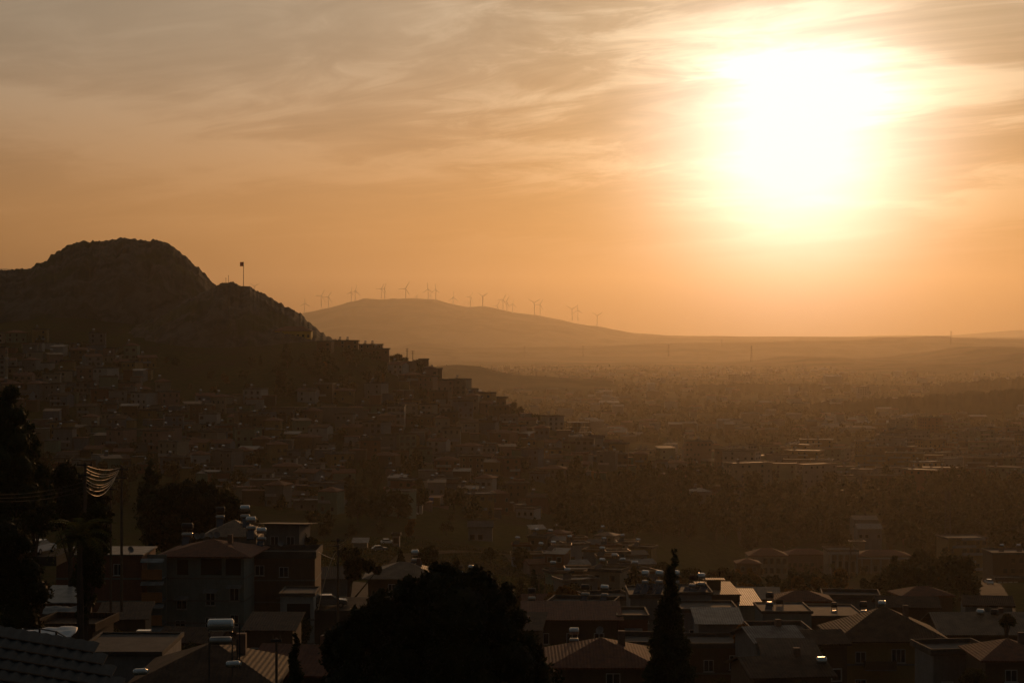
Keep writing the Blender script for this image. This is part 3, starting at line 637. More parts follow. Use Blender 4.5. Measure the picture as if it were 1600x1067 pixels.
t, c, wd, zb = near_house('house', 'low dark flat-roofed house with a sunlit roof sheet and three tanks', 1268, 1350, 965, 246, 8, 10, 'wall brown', 'flat', 'roof concrete', wins=((.3, 3, 1.1, 1.2), (.7, 3, 1.1, 1.2)), par=.15)
t, c, wd, zb = near_house('house', 'two-storey house with large brown pyramid roof at the lower right', 1312, 1476, 1000, 222, 8.6, 11, 'wall ochre', 'hip', 'rusty metal', rise=3.0, over=.8, wins=((.56, 2.6, 1.6, 1.6), (.78, 2.5, 1.2, 1.5), (.2, 2.6, 1.2, 1.3), (.78, 5.8, 1.4, 1.5), (.2, 5.8, 1.3, 1.3)))
balcony(t, -1.5, 5.4, 3.6, 1.1, 'wall brown')
t, c, wd, zb = near_house('house', 'house with tan gabled roof and twin heaters at the right edge', 1475, 1620, 990, 236, 8, 10, 'wall brown', 'gable', 'tan sheet', rise=2.0, over=.8, wins=((.3, 2.6, 1.2, 1.3), (.7, 2.6, 1.2, 1.3)))
t, c, wd, zb = near_house('house', 'low house with dark red roof in the bottom right corner', 1540, 1640, 1030, 190, 5, 8, 'wall brown', 'hip', 'terracotta', rise=1.5, over=.7, wins=((.4, 2.2, 1.2, 1.2),))
t, c, wd, zb = near_house('house', 'very dark gabled house at the bottom edge under the corrugated shed', 1176, 1300, 1056, 170, 6, 8, 'wall brown', 'gable', 'rusty metal', rise=1.2, rz=R(8))
# bottom left roofs
t, c, wd, zb = near_house('house', 'house with dark hipped roof and lit hip edge left of the black tree', 215, 418, 1068, 118, 4, 9, 'wall brown', 'hip', 'rusty metal', rise=1.9, over=.7)
t, c, wd, zb = near_house('house', 'house with sunlit red-brown roof slope behind the dark pole', 392, 520, 1052, 126, 4, 8, 'wall brown', 'gable', 'terracotta', rise=1.3, over=.6, rz=R(-10))
t, c, wd, zb = near_house('shed', 'flat shed roof under the grey sheet in the left middle foreground', 62, 122, 942, 180, 5, 6, 'wall brown', 'shed', 'awning sheet', rise=.8, over=.3, cat='shed')
t, c, wd, zb = near_house('terrace', 'low pale roof terrace littered with boards left of the water tank', 120, 250, 1024, 140, 5, 9, 'wall grey', 'flat', 'roof concrete', par=.15, cat='terrace')
# nearest roof: corrugated panels, each one its own piece
t = thing('corrugated_roof', at(56, 1048, 46), R(0), 'black corrugated roof of stepped panels in the bottom left corner', 'roof')
def panel_mesh():
    m = MB(); n = 22
    for k in range(n):
        x0 = -3.3 + k * .3
        m.quad_faces([(x0,0,0),(x0+.15,0,.035),(x0+.3,0,0),(x0,-.62,-.01),(x0+.15,-.62,.025),(x0+.3,-.62,-.01),(x0,0,-.03),(x0+.3,0,-.03),(x0,-.62,-.04),(x0+.3,-.62,-.04)],
            [(3,4,1,0),(4,5,2,1),(8,9,5,4,3),(6,8,3,0),(7,2,5,9),(6,7,9,8)])
    return m.mesh('roof_panel', M['dark iron'])
pm = panel_mesh()
for k in range(9):
    z = 1.22 - k * .20; y = 2.2 - k * .55
    link('roof_panel', pm, t, (-1.6 + k * .33 - .6, y, z - .35), (R(18), R(9.5), 0))
for k in range(9):
    z = 1.22 - k * .20; y = 2.2 - k * .55
    link('lit_edge_strip', shared(('es',), lambda: MB().box(-3.3, 3.3, -.66, -.6, -.06, .07).mesh('lit_edge_strip', M['rusty metal'])), t, (-1.6 + k * .33 - .6, y, z - .35), (R(18), R(9.5), 0))  # panel front edges, coloured lighter than the panels to look lit
link('wall', MB().box(-4.2, 1.6, -2.4, 1.4, -8, -1.6).mesh('wall', M['wall brown']), t)

# railing behind the corrugated roof
t = thing('railing', (0, 0, 0), 0, 'thin iron railing in front of the crumpled white sheet', 'railing')
rp = [at(38, 1004, 62), at(62, 1003, 62), at(88, 1008, 61), at(150, 1045, 58), at(155, 1050, 57)]
t.location = rp[0]
for p in rp: link('post', shared(('rpost',), lambda: MB().box(-.03, .03, -.03, .03, -1.2, .46).mesh('post', M['dark iron'])), t, p - rp[0])
link('rail', MB().tube([p - rp[0] + Vector((0, 0, .44)) for p in rp], .025, 5).mesh('rail', M['dark iron']), t)
# crumpled sheets
def sheet(name, label, cat, p, wd, dp, amp, mtl, seed, rx=0):
    nx, ny = 24, 14; gx, gy = np.meshgrid(np.linspace(-wd/2, wd/2, nx), np.linspace(0, dp, ny))
    z = fbm(gx * 1.6, gy * 1.6, 4, seed) * amp
    V = np.stack([gx + fbm(gy, gx, 2, seed + 3) * .2, gy, z + gy * math.tan(rx)], -1).reshape(-1, 3); V2 = V - [0, 0, .04]
    F = gridF(ny, nx); F2 = F[:, ::-1] + len(V); i = np.arange(nx * ny).reshape(ny, nx); rim = np.concatenate([i[0, :], i[1:, -1], i[-1, -2::-1], i[-2:0:-1, 0]])
    F3 = np.stack([rim, rim + len(V), np.roll(rim, -1) + len(V), np.roll(rim, -1)], -1)
    return tag(link(name, np_mesh(name, np.concatenate([V, V2]), np.concatenate([F, F2, F3]), [mtl], smooth=True), None, p), label, cat)
sheet('plastic_sheet', 'crumpled white plastic sheet spread behind the corrugated roof', 'sheet', at(62, 1003, 64), 1.7, 1.5, .16, M['tarp white'], 3, .18)
sheet('plastic_sheet', 'small white folded sheet on the terrace beside the railing', 'sheet', at(114, 1014, 90), 1.0, .8, .1, M['tarp white'], 6)
sheet('blanket', 'pale grey sheet over the shed in the left middle foreground', 'blanket', at(92, 958, 176), 3.2, 2.0, .2, M['awning sheet'], 9, .2)
# close white water tank on a stand
t = thing('water_tank', at(345, 1050, 118), R(5), 'large white metal water tank on an iron stand at the bottom left', 'water tank')
link('tank', barrel(MB(), -.82, .82, 0, 2.9, .40, 20).mesh('tank', M['white tank']), t); link('hot_water_tank', barrel(MB(), -.7, .7, 0, 1.95, .25, 16).mesh('hot_water_tank', M['steel']), t)
m = MB()
for sx in (-.7, .7):
    for sy in (-.3, .3): m.tube([(sx, sy, -.6), (sx, sy, 2.5)], .03, 5)
    m.tube([(sx, -.3, 2.48), (sx, .3, 2.48)], .03, 5); m.tube([(sx, -.3, 0), (sx, .3, 2.4)], .02, 5)
m.tube([(.75, 0, 3.0), (1.15, 0, 3.0), (1.15, 0, .2)], .035, 6).tube([(.75, 0, 2.0), (1.0, .1, 2.0), (1.0, .1, .2)], .03, 6)
link('stand', m.mesh('stand', M['dark iron']), t)
t = thing('water_tank', at(225, 1000, 150), 0, 'small white box tank on the left terrace', 'water tank')
m = MB().box(-.5, .5, -.35, .35, 0, .75); m.box(-.53, .53, -.38, .38, .753, .8); link('tank', m.mesh('tank', M['white tank']), t)
for sx in (-.4, .4): link('leg', shared(('tleg',), lambda: MB().box(-.03, .03, -.03, .03, -.6, -.003).mesh('leg', M['dark iron'])), t, (sx, 0, 0))
for px, py, lab in ((219, 1049, 'left white gas bottle lying on the dark hipped roof'), (364, 1037, 'right white drum lying on the dark hipped roof')):
    t = thing('drum', at(px, py, 112), R(20), lab, 'drum'); link('shell', shared(('drum',), lambda: barrel(MB(), -.42, .42, 0, 0, .2).mesh('shell', M['white tank'])), t)
    link('lid', shared(('dlid',), lambda: MB().tube([(.44, 0, 0), (.48, 0, 0)], .12, 10).mesh('lid', M['steel'])), t)
# satellite dishes
def dish(p, rz, label, r=.42):
    t = thing('satellite_dish', p, rz, label, 'satellite dish', 'satellite dishes on the near roofs')
    def f():
        m = MB(); n = 14; rings = 4; b = 0
        for i in range(rings + 1):
            q_ = r * i / rings
            for k in range(n): m.v.append((q_ * math.cos(2*math.pi*k/n), -q_ * q_ * .5 / r, q_ * math.sin(2*math.pi*k/n)))
        for i in range(rings + 1):
            q_ = r * i / rings
            for k in range(n): m.v.append((q_ * math.cos(2*math.pi*k/n), -q_ * q_ * .5 / r + .02, q_ * math.sin(2*math.pi*k/n)))
        o2 = (rings + 1) * n
        for i in range(rings):
            for k in range(n):
                k2 = (k + 1) % n; m.f.append((i*n+k, (i+1)*n+k, (i+1)*n+k2, i*n+k2)); m.f.append((o2+i*n+k, o2+i*n+k2, o2+(i+1)*n+k2, o2+(i+1)*n+k)); m.mi += [0, 0]
        for k in range(n): k2 = (k+1) % n; m.f.append((rings*n+k, o2+rings*n+k, o2+rings*n+k2, rings*n+k2)); m.mi.append(0)
        return m.mesh('reflector', M['awning sheet'])
    link('reflector', shared(('dish', r), f), t, (0, 0, .7), (R(-25), 0, 0))
    link('arm', shared(('darm', r), lambda: MB().tube([(0, .05, 0), (0, .05, .65)], .025, 5).tube([(0, 0, .45), (0, -.5, .72)], .015, 5).mesh('arm', M['dark iron'])), t)
for px, py, Y, rz, lab in ((307, 838, 246, .6, 'first satellite dish from the left on the grey apartment roof'), (317, 837, 246, -.3, 'second satellite dish from the left on the grey apartment roof'), (328, 836, 246, .9, 'third satellite dish from the left on the grey apartment roof'),
                           (339, 836, 246, .1, 'fourth satellite dish from the left on the grey apartment roof'), (203, 859, 236, .8, 'satellite dish on the flat roof of the red-brown house'), (438, 849, 252, .4, 'satellite dish on the terrace left of the utility pole'),
                           (388, 836, 258, .5, 'satellite dish behind the low white tank'), (951, 1020, 163, .2, 'small round dish on the red pyramid roof'), (938, 985, 190, -.5, 'satellite dish between the lean-to house and the red roof')):
    dish(at(px, py, Y) - Vector((0, 0, .7)), rz, lab)
# heaters on the near roofs: (px, py of upper tank centre, Y, scale, yaw, panels, ratio, tank, label)
for px, py, Y, s, rz, pn, ra, tk, lab in (
    (383, 794, 262, 1.0, .2, 1, .9, 'white tank', 'topmost white-tanked heater behind the grey apartment house'), (392, 812, 256, 1.0, .1, 1, .9, 'white tank', 'white-tanked heater just below the topmost one on the left roofs'),
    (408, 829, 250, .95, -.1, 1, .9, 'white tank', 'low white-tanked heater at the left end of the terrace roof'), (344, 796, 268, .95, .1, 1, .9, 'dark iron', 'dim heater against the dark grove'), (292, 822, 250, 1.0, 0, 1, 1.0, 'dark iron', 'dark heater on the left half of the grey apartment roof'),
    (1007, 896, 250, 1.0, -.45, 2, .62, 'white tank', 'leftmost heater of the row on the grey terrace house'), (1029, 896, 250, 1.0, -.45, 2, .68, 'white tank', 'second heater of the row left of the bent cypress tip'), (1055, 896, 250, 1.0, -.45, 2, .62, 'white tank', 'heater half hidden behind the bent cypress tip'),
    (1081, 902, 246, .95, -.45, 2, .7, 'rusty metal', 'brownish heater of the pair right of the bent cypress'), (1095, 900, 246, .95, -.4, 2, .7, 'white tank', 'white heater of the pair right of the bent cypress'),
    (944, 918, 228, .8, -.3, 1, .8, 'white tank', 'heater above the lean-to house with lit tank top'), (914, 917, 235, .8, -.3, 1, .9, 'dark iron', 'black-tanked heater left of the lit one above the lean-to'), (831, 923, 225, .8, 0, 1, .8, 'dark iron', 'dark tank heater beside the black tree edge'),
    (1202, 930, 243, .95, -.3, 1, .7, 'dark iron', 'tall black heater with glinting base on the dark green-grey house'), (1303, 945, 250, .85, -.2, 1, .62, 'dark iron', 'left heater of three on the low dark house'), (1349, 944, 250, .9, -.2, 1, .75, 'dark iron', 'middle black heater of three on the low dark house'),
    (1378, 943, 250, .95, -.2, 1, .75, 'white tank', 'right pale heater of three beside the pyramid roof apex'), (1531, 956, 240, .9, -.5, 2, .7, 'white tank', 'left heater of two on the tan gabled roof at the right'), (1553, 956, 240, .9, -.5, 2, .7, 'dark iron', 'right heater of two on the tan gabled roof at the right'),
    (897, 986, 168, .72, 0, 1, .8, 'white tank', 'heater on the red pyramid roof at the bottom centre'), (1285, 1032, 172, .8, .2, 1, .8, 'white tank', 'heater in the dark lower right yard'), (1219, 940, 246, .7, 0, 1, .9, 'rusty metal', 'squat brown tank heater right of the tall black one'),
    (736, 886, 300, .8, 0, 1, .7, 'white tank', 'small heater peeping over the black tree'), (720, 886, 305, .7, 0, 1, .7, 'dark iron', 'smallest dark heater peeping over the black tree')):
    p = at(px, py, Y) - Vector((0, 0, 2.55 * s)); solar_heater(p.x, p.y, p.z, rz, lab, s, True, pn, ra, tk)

# ---------------------------------------------------------------- poles and cables
def pole(name, label, p_top, h, r=.13, arms=(), cat='utility pole', mtl='wood'):
    t = thing(name, p_top - Vector((0, 0, h)), 0, label, cat)
    link('mast', MB().tube([(0, 0, -1), (0, 0, h)], r * 1.3, 8, r).mesh('mast', M[mtl]), t)
    for z, wd in arms:
        a = link('cross_arm', MB().box(-wd/2, wd/2, -.05, .05, -.06, .06).mesh('cross_arm', M['dark iron']), t, (0, -r - .05, h - z))
        for k in range(int(wd / .45) + 1): link('insulator', shared(('ins',), lambda: MB().tube([(0, 0, .06), (0, 0, .13), (0, 0, .2), (0, 0, .26)], .05, 6, .03).mesh('insulator', M['wall brown'])), a, (-wd/2 + .08 + k * (wd - .16) / max(int(wd / .45), 1), 0, 0))
    return t
def cable(label, a, b, sag, r=.02, mtl='cable', n=22, group=None):
    a, b = Vector(a), Vector(b)
    pts = [a.lerp(b, i / n) - Vector((0, 0, sag * 4 * (i / n) * (1 - i / n))) for i in range(n + 1)]
    o = link('cable', MB().tube([p - a for p in pts], r, 5).mesh('cable', M[mtl]), None, a)
    return tag(o, label, 'cable', group)
pole('utility_pole', 'dark utility pole with short cross arms left of the meadow', at(528, 840, 215), 12, .12, ((.3, 1.5), (.9, 1.2), (1.5, .9)))
cable('thick cable glowing in the sun as it drops from the meadow pole', at(525, 862, 215), at(497, 952, 212), -.9, .04, 'cable')
cable('lit cable running up left from the meadow pole', at(523, 873, 215), at(498, 862, 232), .1, .03)
for i, (px, py) in enumerate(((545, 838), (543, 842), (541, 846))): cable(('upper', 'middle', 'lower')[i] + ' thin lit cable leaving the meadow pole to the right', at(529, 850 + i * 4, 215), at(px, py, 190), .15, .02)
pole('utility_pole', 'pole carrying the bundle of glinting cables at the left', at(133, 722, 150), 10, .11, ((.2, 1.2), (1.0, 1.0)))
pole('utility_pole', 'tall thin pole inside the left trees right of the palm', at(173, 745, 190), 14, .1, ((.4, 1.6), (1.2, 1.4)))
bn = ['topmost', 'second from the top', 'third from the top', 'fourth from the top', 'fifth from the top', 'sixth from the top', 'second lowest', 'lowest']
for i in range(8):
    cable('glinting sagging cable, ' + bn[i] + ' of the bundle at the left pole', at(133 + (i % 3), 726 + i * 5.5, 150), at(189 - i * 1.4, 730 + i * 2.7, 158), .30 + i * .07 + (.09 if i % 3 == 1 else 0), .017, group='glinting cables at the left pole')
pole('utility_pole', 'leaning pole receiving the glinting cable bundle above the grove', at(190, 727, 158), 11, .1, ((.3, 1.2), (1.0, 1.0)))
for i in range(3): cable(('upper', 'middle', 'lower')[i] + ' dark cable across the left black trees', at(-30, 772 + i * 5, 130), at(133, 752 + i * 7, 150), .35, .015, 'rubber')
pole('utility_pole', 'plain dark pole in front of the red-brown lit roof', at(432, 996, 88), 9, .06, ((.1, .5),))
pole('utility_pole', 'left thin pole standing before the small cypress of the terrace', at(842, 895, 300), 9, .09, ((.3, .9), (.8, .9)))
pole('utility_pole', 'right thin pole near the black tree and red lean-to', at(851, 897, 300), 9, .09, ((.3, .9),))
for i, (px, py) in enumerate(((636, 544), (645, 548))): pole('utility_pole', ('left' if i == 0 else 'right') + ' bracketed pole on the house crest skyline', at(px, py, 1150), 9, .18, ((.3, 2.4), (1.6, 2.0)), mtl='dark iron')
pole('flagpole', 'tall flagpole on top of the rocky knoll', at(380.5, 409, 1330), 17, .16, (), 'flagpole', 'awning sheet')
nx = 6; m = MB()
for i in range(nx): m.v += [(-i * .26, math.sin(i * .9) * .18, 0), (-i * .45, math.sin(i * .9) * .18, -2.9), (-i * .45, math.sin(i * .9) * .18 + .04, 0), (-i * .45, math.sin(i * .9) * .18 + .04, -2.9)]
for i in range(nx - 1): a = i * 4; m.f += [(a, a+1, a+5, a+4), (a+2, a+6, a+7, a+3), (a, a+4, a+6, a+2), (a+1, a+3, a+7, a+5)]; m.mi += [0] * 4
m.f += [(0, 2, 3, 1), ((nx-1)*4, (nx-1)*4+1, (nx-1)*4+3, (nx-1)*4+2)]; m.mi += [0, 0]
tag(link('flag', m.mesh('flag', M['flag red']), None, at(380.2, 409.6, 1330)), 'small red flag flying on the knoll flagpole', 'flag')
for px, top, hh, lab in ((357, 430, 12, 'taller antenna mast on the knoll top'), (353, 434, 10, 'shorter antenna mast on the knoll top')): pole('antenna_mast', lab, at(px, top, 1335), hh, .12, ((.6, .8),), 'antenna', 'dark iron')
# lattice mast
def lattice(label, p, h, wd, name='lattice_mast', cat='mast', arms=False):
    t = thing(name, p, 0, label, cat); m = MB(); n = int(h / (wd * 1.1)); tp = .45 if arms else .9
    def cn(z, s1, s2): k = wd/2 * (1 - (1 - tp) * z / h); return (s1 * k, s2 * k, z)
    for s1 in (-1, 1):
        for s2 in (-1, 1): m.tube([cn(0, s1, s2), cn(h, s1, s2)], wd * .045, 4)
    for i in range(n):
        z0, z1 = h * i / n, h * (i + 1) / n
        for (a1, a2), (b1, b2) in (((-1,-1),(1,-1)), ((-1,1),(1,1)), ((-1,-1),(-1,1)), ((1,-1),(1,1))): m.tube([cn(z0, a1, a2), cn(z1, b1, b2)], wd * .03, 4); m.tube([cn(z1, a1, a2), cn(z1, b1, b2)], wd * .03, 4)
    link('tower_frame', m.mesh('tower_frame', M['dark iron']), t)
    if arms:
        for z in (.72, .84, .95): link('cross_arm', MB().box(-wd * 1.1, wd * 1.1, -.15, .15, -.15, .15).mesh('cross_arm', M['dark iron']), t, (0, 0, h * z))
    return t
p = at(1481, 840, 830); lattice('slender lattice mast among the park trees at the right', Vector((p.x, p.y, H(p.x, p.y))), 33, 2.2)
for px, top, Y, h in ((1486, 517, 7800, 55), (820, 540, 5600, 34), (911, 540, 5600, 34), (1045, 538, 5600, 36), (1174, 540, 5200, 44), (1128, 530, 8200, 30), (1211, 616, 2700, 45)):
    p = at(px, top, Y); lattice(f'power pylon standing in the haze', Vector((p.x, p.y, p.z - h)), h, h * .10, 'power_pylon', 'pylon', True)
    label_later(bpy.data.objects[[o.name for o in COL.objects if o.name.startswith('power_pylon')][-1]], 'hazy power pylon', p.x, p.y, p.z)

# ---------------------------------------------------------------- wind turbines
def prism(m, secs):
    b = len(m.v)
    for (z, hw, hd, tw) in secs:
        for sx, sy in ((-1, 0), (0, -1), (1, 0), (0, 1)):
            x, y = sx * hw, sy * hd; m.v.append((x * math.cos(tw) - y * math.sin(tw), x * math.sin(tw) + y * math.cos(tw), z))
    for i in range(len(secs) - 1):
        for k in range(4): m.f.append((b+i*4+k, b+i*4+(k+1)%4, b+(i+1)*4+(k+1)%4, b+(i+1)*4+k)); m.mi.append(0)
    m.f += [(b+3, b+2, b+1, b), (b+len(secs)*4-4, b+len(secs)*4-3, b+len(secs)*4-2, b+len(secs)*4-1)]; m.mi += [0, 0]
    return m
blade = prism(MB(), [(0, 1.2, 1.2, 0), (4, 1.9, .8, .3), (12, 1.8, .6, .2), (30, 1.2, .4, .1), (42, .5, .25, 0)]).mesh('blade', M['turbine paint'])
tower = MB().tube([(0, 0, -6), (0, 0, 62)], 2.5, 12, 1.5).mesh('tower', M['turbine paint'])
nacelle = MB().box(-1.9, 1.9, -3.5, 6.5, -1.7, 2.0).mesh('nacelle', M['turbine paint'])
hub = MB().tube([(0, -3.5, 0), (0, -5.0, 0), (0, -6.2, 0)], 1.9, 10, .8).mesh('hub', M['turbine paint'])
TB = [(476, 474, 1.0), (502, 462, 1.1), (513, 464, 1.0), (549, 457, .95), (555, 455, 1.1), (596, 451, .95), (601, 451, 1.0), (634, 451, 1.25), (651, 463, .7), (669, 452, 1.1), (673, 462, .55), (681, 453, 1.0), (708, 465, 1.1), (732, 474, .55),
      (735, 464, 1.0), (754, 463, 1.1), (777, 478, .9), (786, 468, 1.0), (792, 471, 1.0), (801, 475, .95), (835, 473, 1.15), (844, 476, 1.0), (894, 483, 1.05), (903, 485, 1.0), (933, 493, 1.0), (398, 447, .9)]
nth = ['first', 'second', 'third', 'fourth', 'fifth', 'sixth', 'seventh', 'eighth', 'ninth', 'tenth', 'eleventh', 'twelfth', 'thirteenth', 'fourteenth', 'fifteenth', 'sixteenth', 'seventeenth', 'eighteenth', 'nineteenth', 'twentieth', 'twenty-first', 'twenty-second', 'twenty-third', 'twenty-fourth', 'twenty-fifth', 'twenty-sixth', 'twenty-seventh']
rnd = random.Random(5)
for i, (px, hy, s) in enumerate(sorted(TB)):
    # hub at the row seen; stands a little in front of or behind the crest
    zh = 62 * s; Y = 12500
    p = at(px, hy, Y); zc = ZM(px) if px > 440 else p.z - zh
    if s < .8: Y = 13600; p = at(px, hy, Y)
    t = thing('wind_turbine', (p.x, p.y, p.z - zh), rnd.uniform(-.7, .7), f'hazy three-bladed wind turbine, {nth[i]} from the left along the mountain', 'wind turbine', 'wind turbines along the mountain crest'); t.scale = (s,) * 3
    link('tower', tower, t); link('nacelle', nacelle, t, (0, 0, 62)); h_ = link('hub', hub, t, (0, 0, 62))
    a0 = rnd.choice([0, .5, 1.05, .2])
    for k in range(3): link('blade', blade, h_, (0, -5, 0), (0, a0 + k * 2 * math.pi / 3, 0))

# ---------------------------------------------------------------- trees
def leaves(rng, C, rad, n, size, flat=1.0):
    """leaf cards spread through blobs: C centres, rad radii"""
    C = np.asarray(C, float); rad = np.asarray(rad, float); wgt = rad ** 2; idx = rng.choice(len(C), n, p=wgt / wgt.sum())
    dv = rng.normal(size=(n, 3)); dv /= np.linalg.norm(dv, axis=1)[:, None]
    rr = rad[idx] * (.55 + .5 * rng.random(n) ** .6) * (1 + .25 * np.sin(dv[:, 0] * 7 + idx) * np.cos(dv[:, 2] * 6 + idx * 2))
    P = C[idx] + dv * rr[:, None] * [1, 1, flat]
    a = rng.normal(size=(n, 3)); a /= np.linalg.norm(a, axis=1)[:, None]; b = np.cross(a, rng.normal(size=(n, 3))); b /= np.linalg.norm(b, axis=1)[:, None]
    sz = size * (.6 + .8 * rng.random(n))[:, None]
    V = np.stack([P - a * sz, P + b * sz * .42 + a * sz * .1, P + a * sz, P - b * sz * .42 + a * sz * .1], 1).reshape(-1, 3)
    return V, np.arange(4 * n).reshape(n, 4)
def core(rng, C, rad, k=.72, n=8):
    V = []; F = []
    for c, r in zip(C, rad):
        b = len(V)
        for i in range(n + 1):
            th = math.pi * i / n
            for j in range(n): ph = 2 * math.pi * j / n; q_ = r * k * (1 + .2 * rng.random()); V.append((c[0] + q_ * math.sin(th) * math.cos(ph), c[1] + q_ * math.sin(th) * math.sin(ph), c[2] + q_ * math.cos(th)))
        for i in range(n):
            for j in range(n): F.append((b+i*n+j, b+(i+1)*n+j, b+(i+1)*n+(j+1)%n, b+i*n+(j+1)%n))
    return np.array(V), np.array(F)
def crown_mesh(seed, C, rad, n, size, leaf, flat=1.0, corek=.6):
    rng = np.random.default_rng(seed); V, F = leaves(rng, C, rad, n, size, flat)
    if corek: V2, F2 = core(rng, C, rad, corek); F = np.concatenate([F, F2 + len(V)]); V = np.concatenate([V, V2])
    return np_mesh('crown', V, F, [M[leaf]])
def trunk_mesh(h, r, C, rng, lean=0.0):
    m = MB(); top = Vector((lean * h, 0, h)); m.tube([(0, 0, -1.5), (0, 0, 0), Vector((lean * h * .4, 0, h * .5)), top], r * 1.2, 7, r * .6)
    for c in C[:7]: m.tube([Vector((lean * h * .4, 0, h * .5)).lerp(top, rng.random()), Vector(c)], r * .45, 5, r * .12)
    return m.mesh('trunk', M['bark'])
PROTO = {}
def proto(kind, lod, var):
    k = (kind, lod, var)
    if k in PROTO: return PROTO[k]
    rg = random.Random(hash((kind == 'x', var)) + var * 31 + len(kind)); nl = {0: 5200, 1: 1300, 2: 420}[lod]; sz = {0: .26, 1: .5, 2: .85}[lod]
    # every prototype is about 8 m tall
    if kind in ('broadleaf_tree', 'olive_tree', 'autumn_tree'):
        C = []; rd = []
        for i in range(11): a = rg.uniform(0, 6.28); q_ = rg.uniform(.3, 2.3); C.append((q_ * math.cos(a), q_ * math.sin(a), rg.uniform(1.9, 6.6) - q_ * .15)); rd.append(rg.uniform(.9, 1.7))
        lf = {'broadleaf_tree': 'broad leaf', 'olive_tree': 'olive leaf', 'autumn_tree': 'autumn leaf'}[kind]
        r_ = (crown_mesh(var * 7 + lod, C, rd, nl, sz, lf), trunk_mesh(3.6, .22, C, rg))
    elif kind == 'pine_tree':
        C = []; rd = []
        for i in range(13): z = 1.6 + i * .52; q_ = (8.4 - z) * .38; a = i * 2.4; C.append((q_ * math.cos(a) * rg.uniform(.5, 1), q_ * math.sin(a) * rg.uniform(.5, 1), z)); rd.append(.5 + (8.4 - z) * .17)
        r_ = (crown_mesh(var * 7 + lod + 50, C, rd, nl, sz, 'pine needle', .6), trunk_mesh(7.0, .2, C[:3], rg, rg.uniform(-.03, .03)))
    else:
        C = [(rg.uniform(-.1, .1), rg.uniform(-.1, .1), .9 + i * .55) for i in range(13)]; rd = [.35 + .62 * math.sin(math.pi * min(1, (i + 1.5) / 13) ** .75) for i in range(13)]
        r_ = (crown_mesh(var * 7 + lod + 90, C, rd, nl, sz * .8, 'cypress needle', 1.2), trunk_mesh(1.2, .16, [], rg))
    PROTO[k] = r_; return r_
DESC = {'broadleaf_tree': 'dark green broadleaf tree', 'olive_tree': 'grey-green spreading tree', 'autumn_tree': 'yellowish tree', 'pine_tree': 'dark pine', 'cypress_tree': 'narrow cypress'}
def plant(kind, x, y, h, z=None, label=None, lod=None, rg=random, group=None, desc=None):
    z = H(x, y) if z is None else z
    if lod is None: lod = 0 if y < 330 else (1 if y < 620 else 2)
    cr, tr = proto(kind, lod, rg.randrange(4)); t = thing(kind, (x, y, z), rg.uniform(0, 6.28), label, {'cypress_tree': 'cypress', 'pine_tree': 'pine'}.get(kind, 'tree'), group or {'cypress_tree': 'cypresses about the town', 'pine_tree': 'pines about the town'}.get(kind, 'trees about the town'))
    s = h / 8; t.scale = (s * rg.uniform(.85, 1.2),) * 2 + (s,); link('crown', cr, t); link('trunk', tr, t)
    if not label:
        big = 'tall ' if h > 11 else ('small ' if h < 6.5 else ''); label_later(t, big + (desc or DESC[kind]), x, y, z + h * .6)
    return t
def blob_tree(name, label, blobs, Y, seed, n, size, leaf, cat='tree', depth=1.0, base=None, corek=.75, trunk_r=.3, tx=None, fill=False):
    """blobs: (px, py, radius in photo pixels)"""
    rg = random.Random(seed); k = Y / FP; tx = tx or blobs[0][0]; gx = (tx - 800) * k; gz = H(gx, Y) if base is None else base
    t = thing(name, (gx, Y, gz), 0, label, cat); C = []; rd = []
    if fill: blobs = list(blobs) + [(px + rg.uniform(-6, 6), py + q_, r * 1.05) for px, py, r in blobs[-3:] for q_ in (22, 46)]
    for px, py, r in blobs:
        p = at(px, py, Y); C.append((p.x - gx, rg.uniform(-.6, .6) * r * k * depth, p.z - gz)); rd.append(r * k)
    link('crown', crown_mesh(seed, C, rd, n, size, leaf, 1.0, corek), t)
    link('trunk', trunk_mesh(max(1.0, min(c[2] for c in C)), trunk_r, C, rg), t)
    return t
# the round black tree at the bottom centre
rg = random.Random(11); B = [(690, 918, 32), (735, 917, 28), (655, 940, 34), (770, 935, 28), (715, 960, 60), (640, 985, 55), (600, 960, 34), (570, 985, 32), (545, 1010, 34), (780, 985, 36), (800, 1030, 40), (720, 1030, 70), (620, 1050, 60), (545, 1070, 45),
     (830, 1085, 50), (740, 1110, 90), (610, 1120, 90), (668, 908, 16), (712, 902, 15), (752, 906, 16), (788, 925, 14), (590, 938, 16), (560, 962, 16), (530, 988, 15), (810, 965, 17), (826, 1000, 17), (518, 1030, 18), (845, 1045, 16), (742, 898, 10), (700, 900, 11), (625, 925, 15)]
RIM = []
for a_, b_, c_ in B[:17]:
    for _ in range(5):
        q_ = rg.uniform(2.6, 6.3); RIM.append((a_ + c_ * 1.02 * math.cos(q_), b_ + c_ * 1.02 * math.sin(q_), rg.uniform(3, 12)))
blob_tree('broadleaf_tree', 'huge round black tree crown at the bottom centre', B + [(rg.uniform(520, 835), 0, 0) for _ in range(0)] + RIM, 84, 21, 30000, .13, 'dense leaf', tx=690, trunk_r=.35)
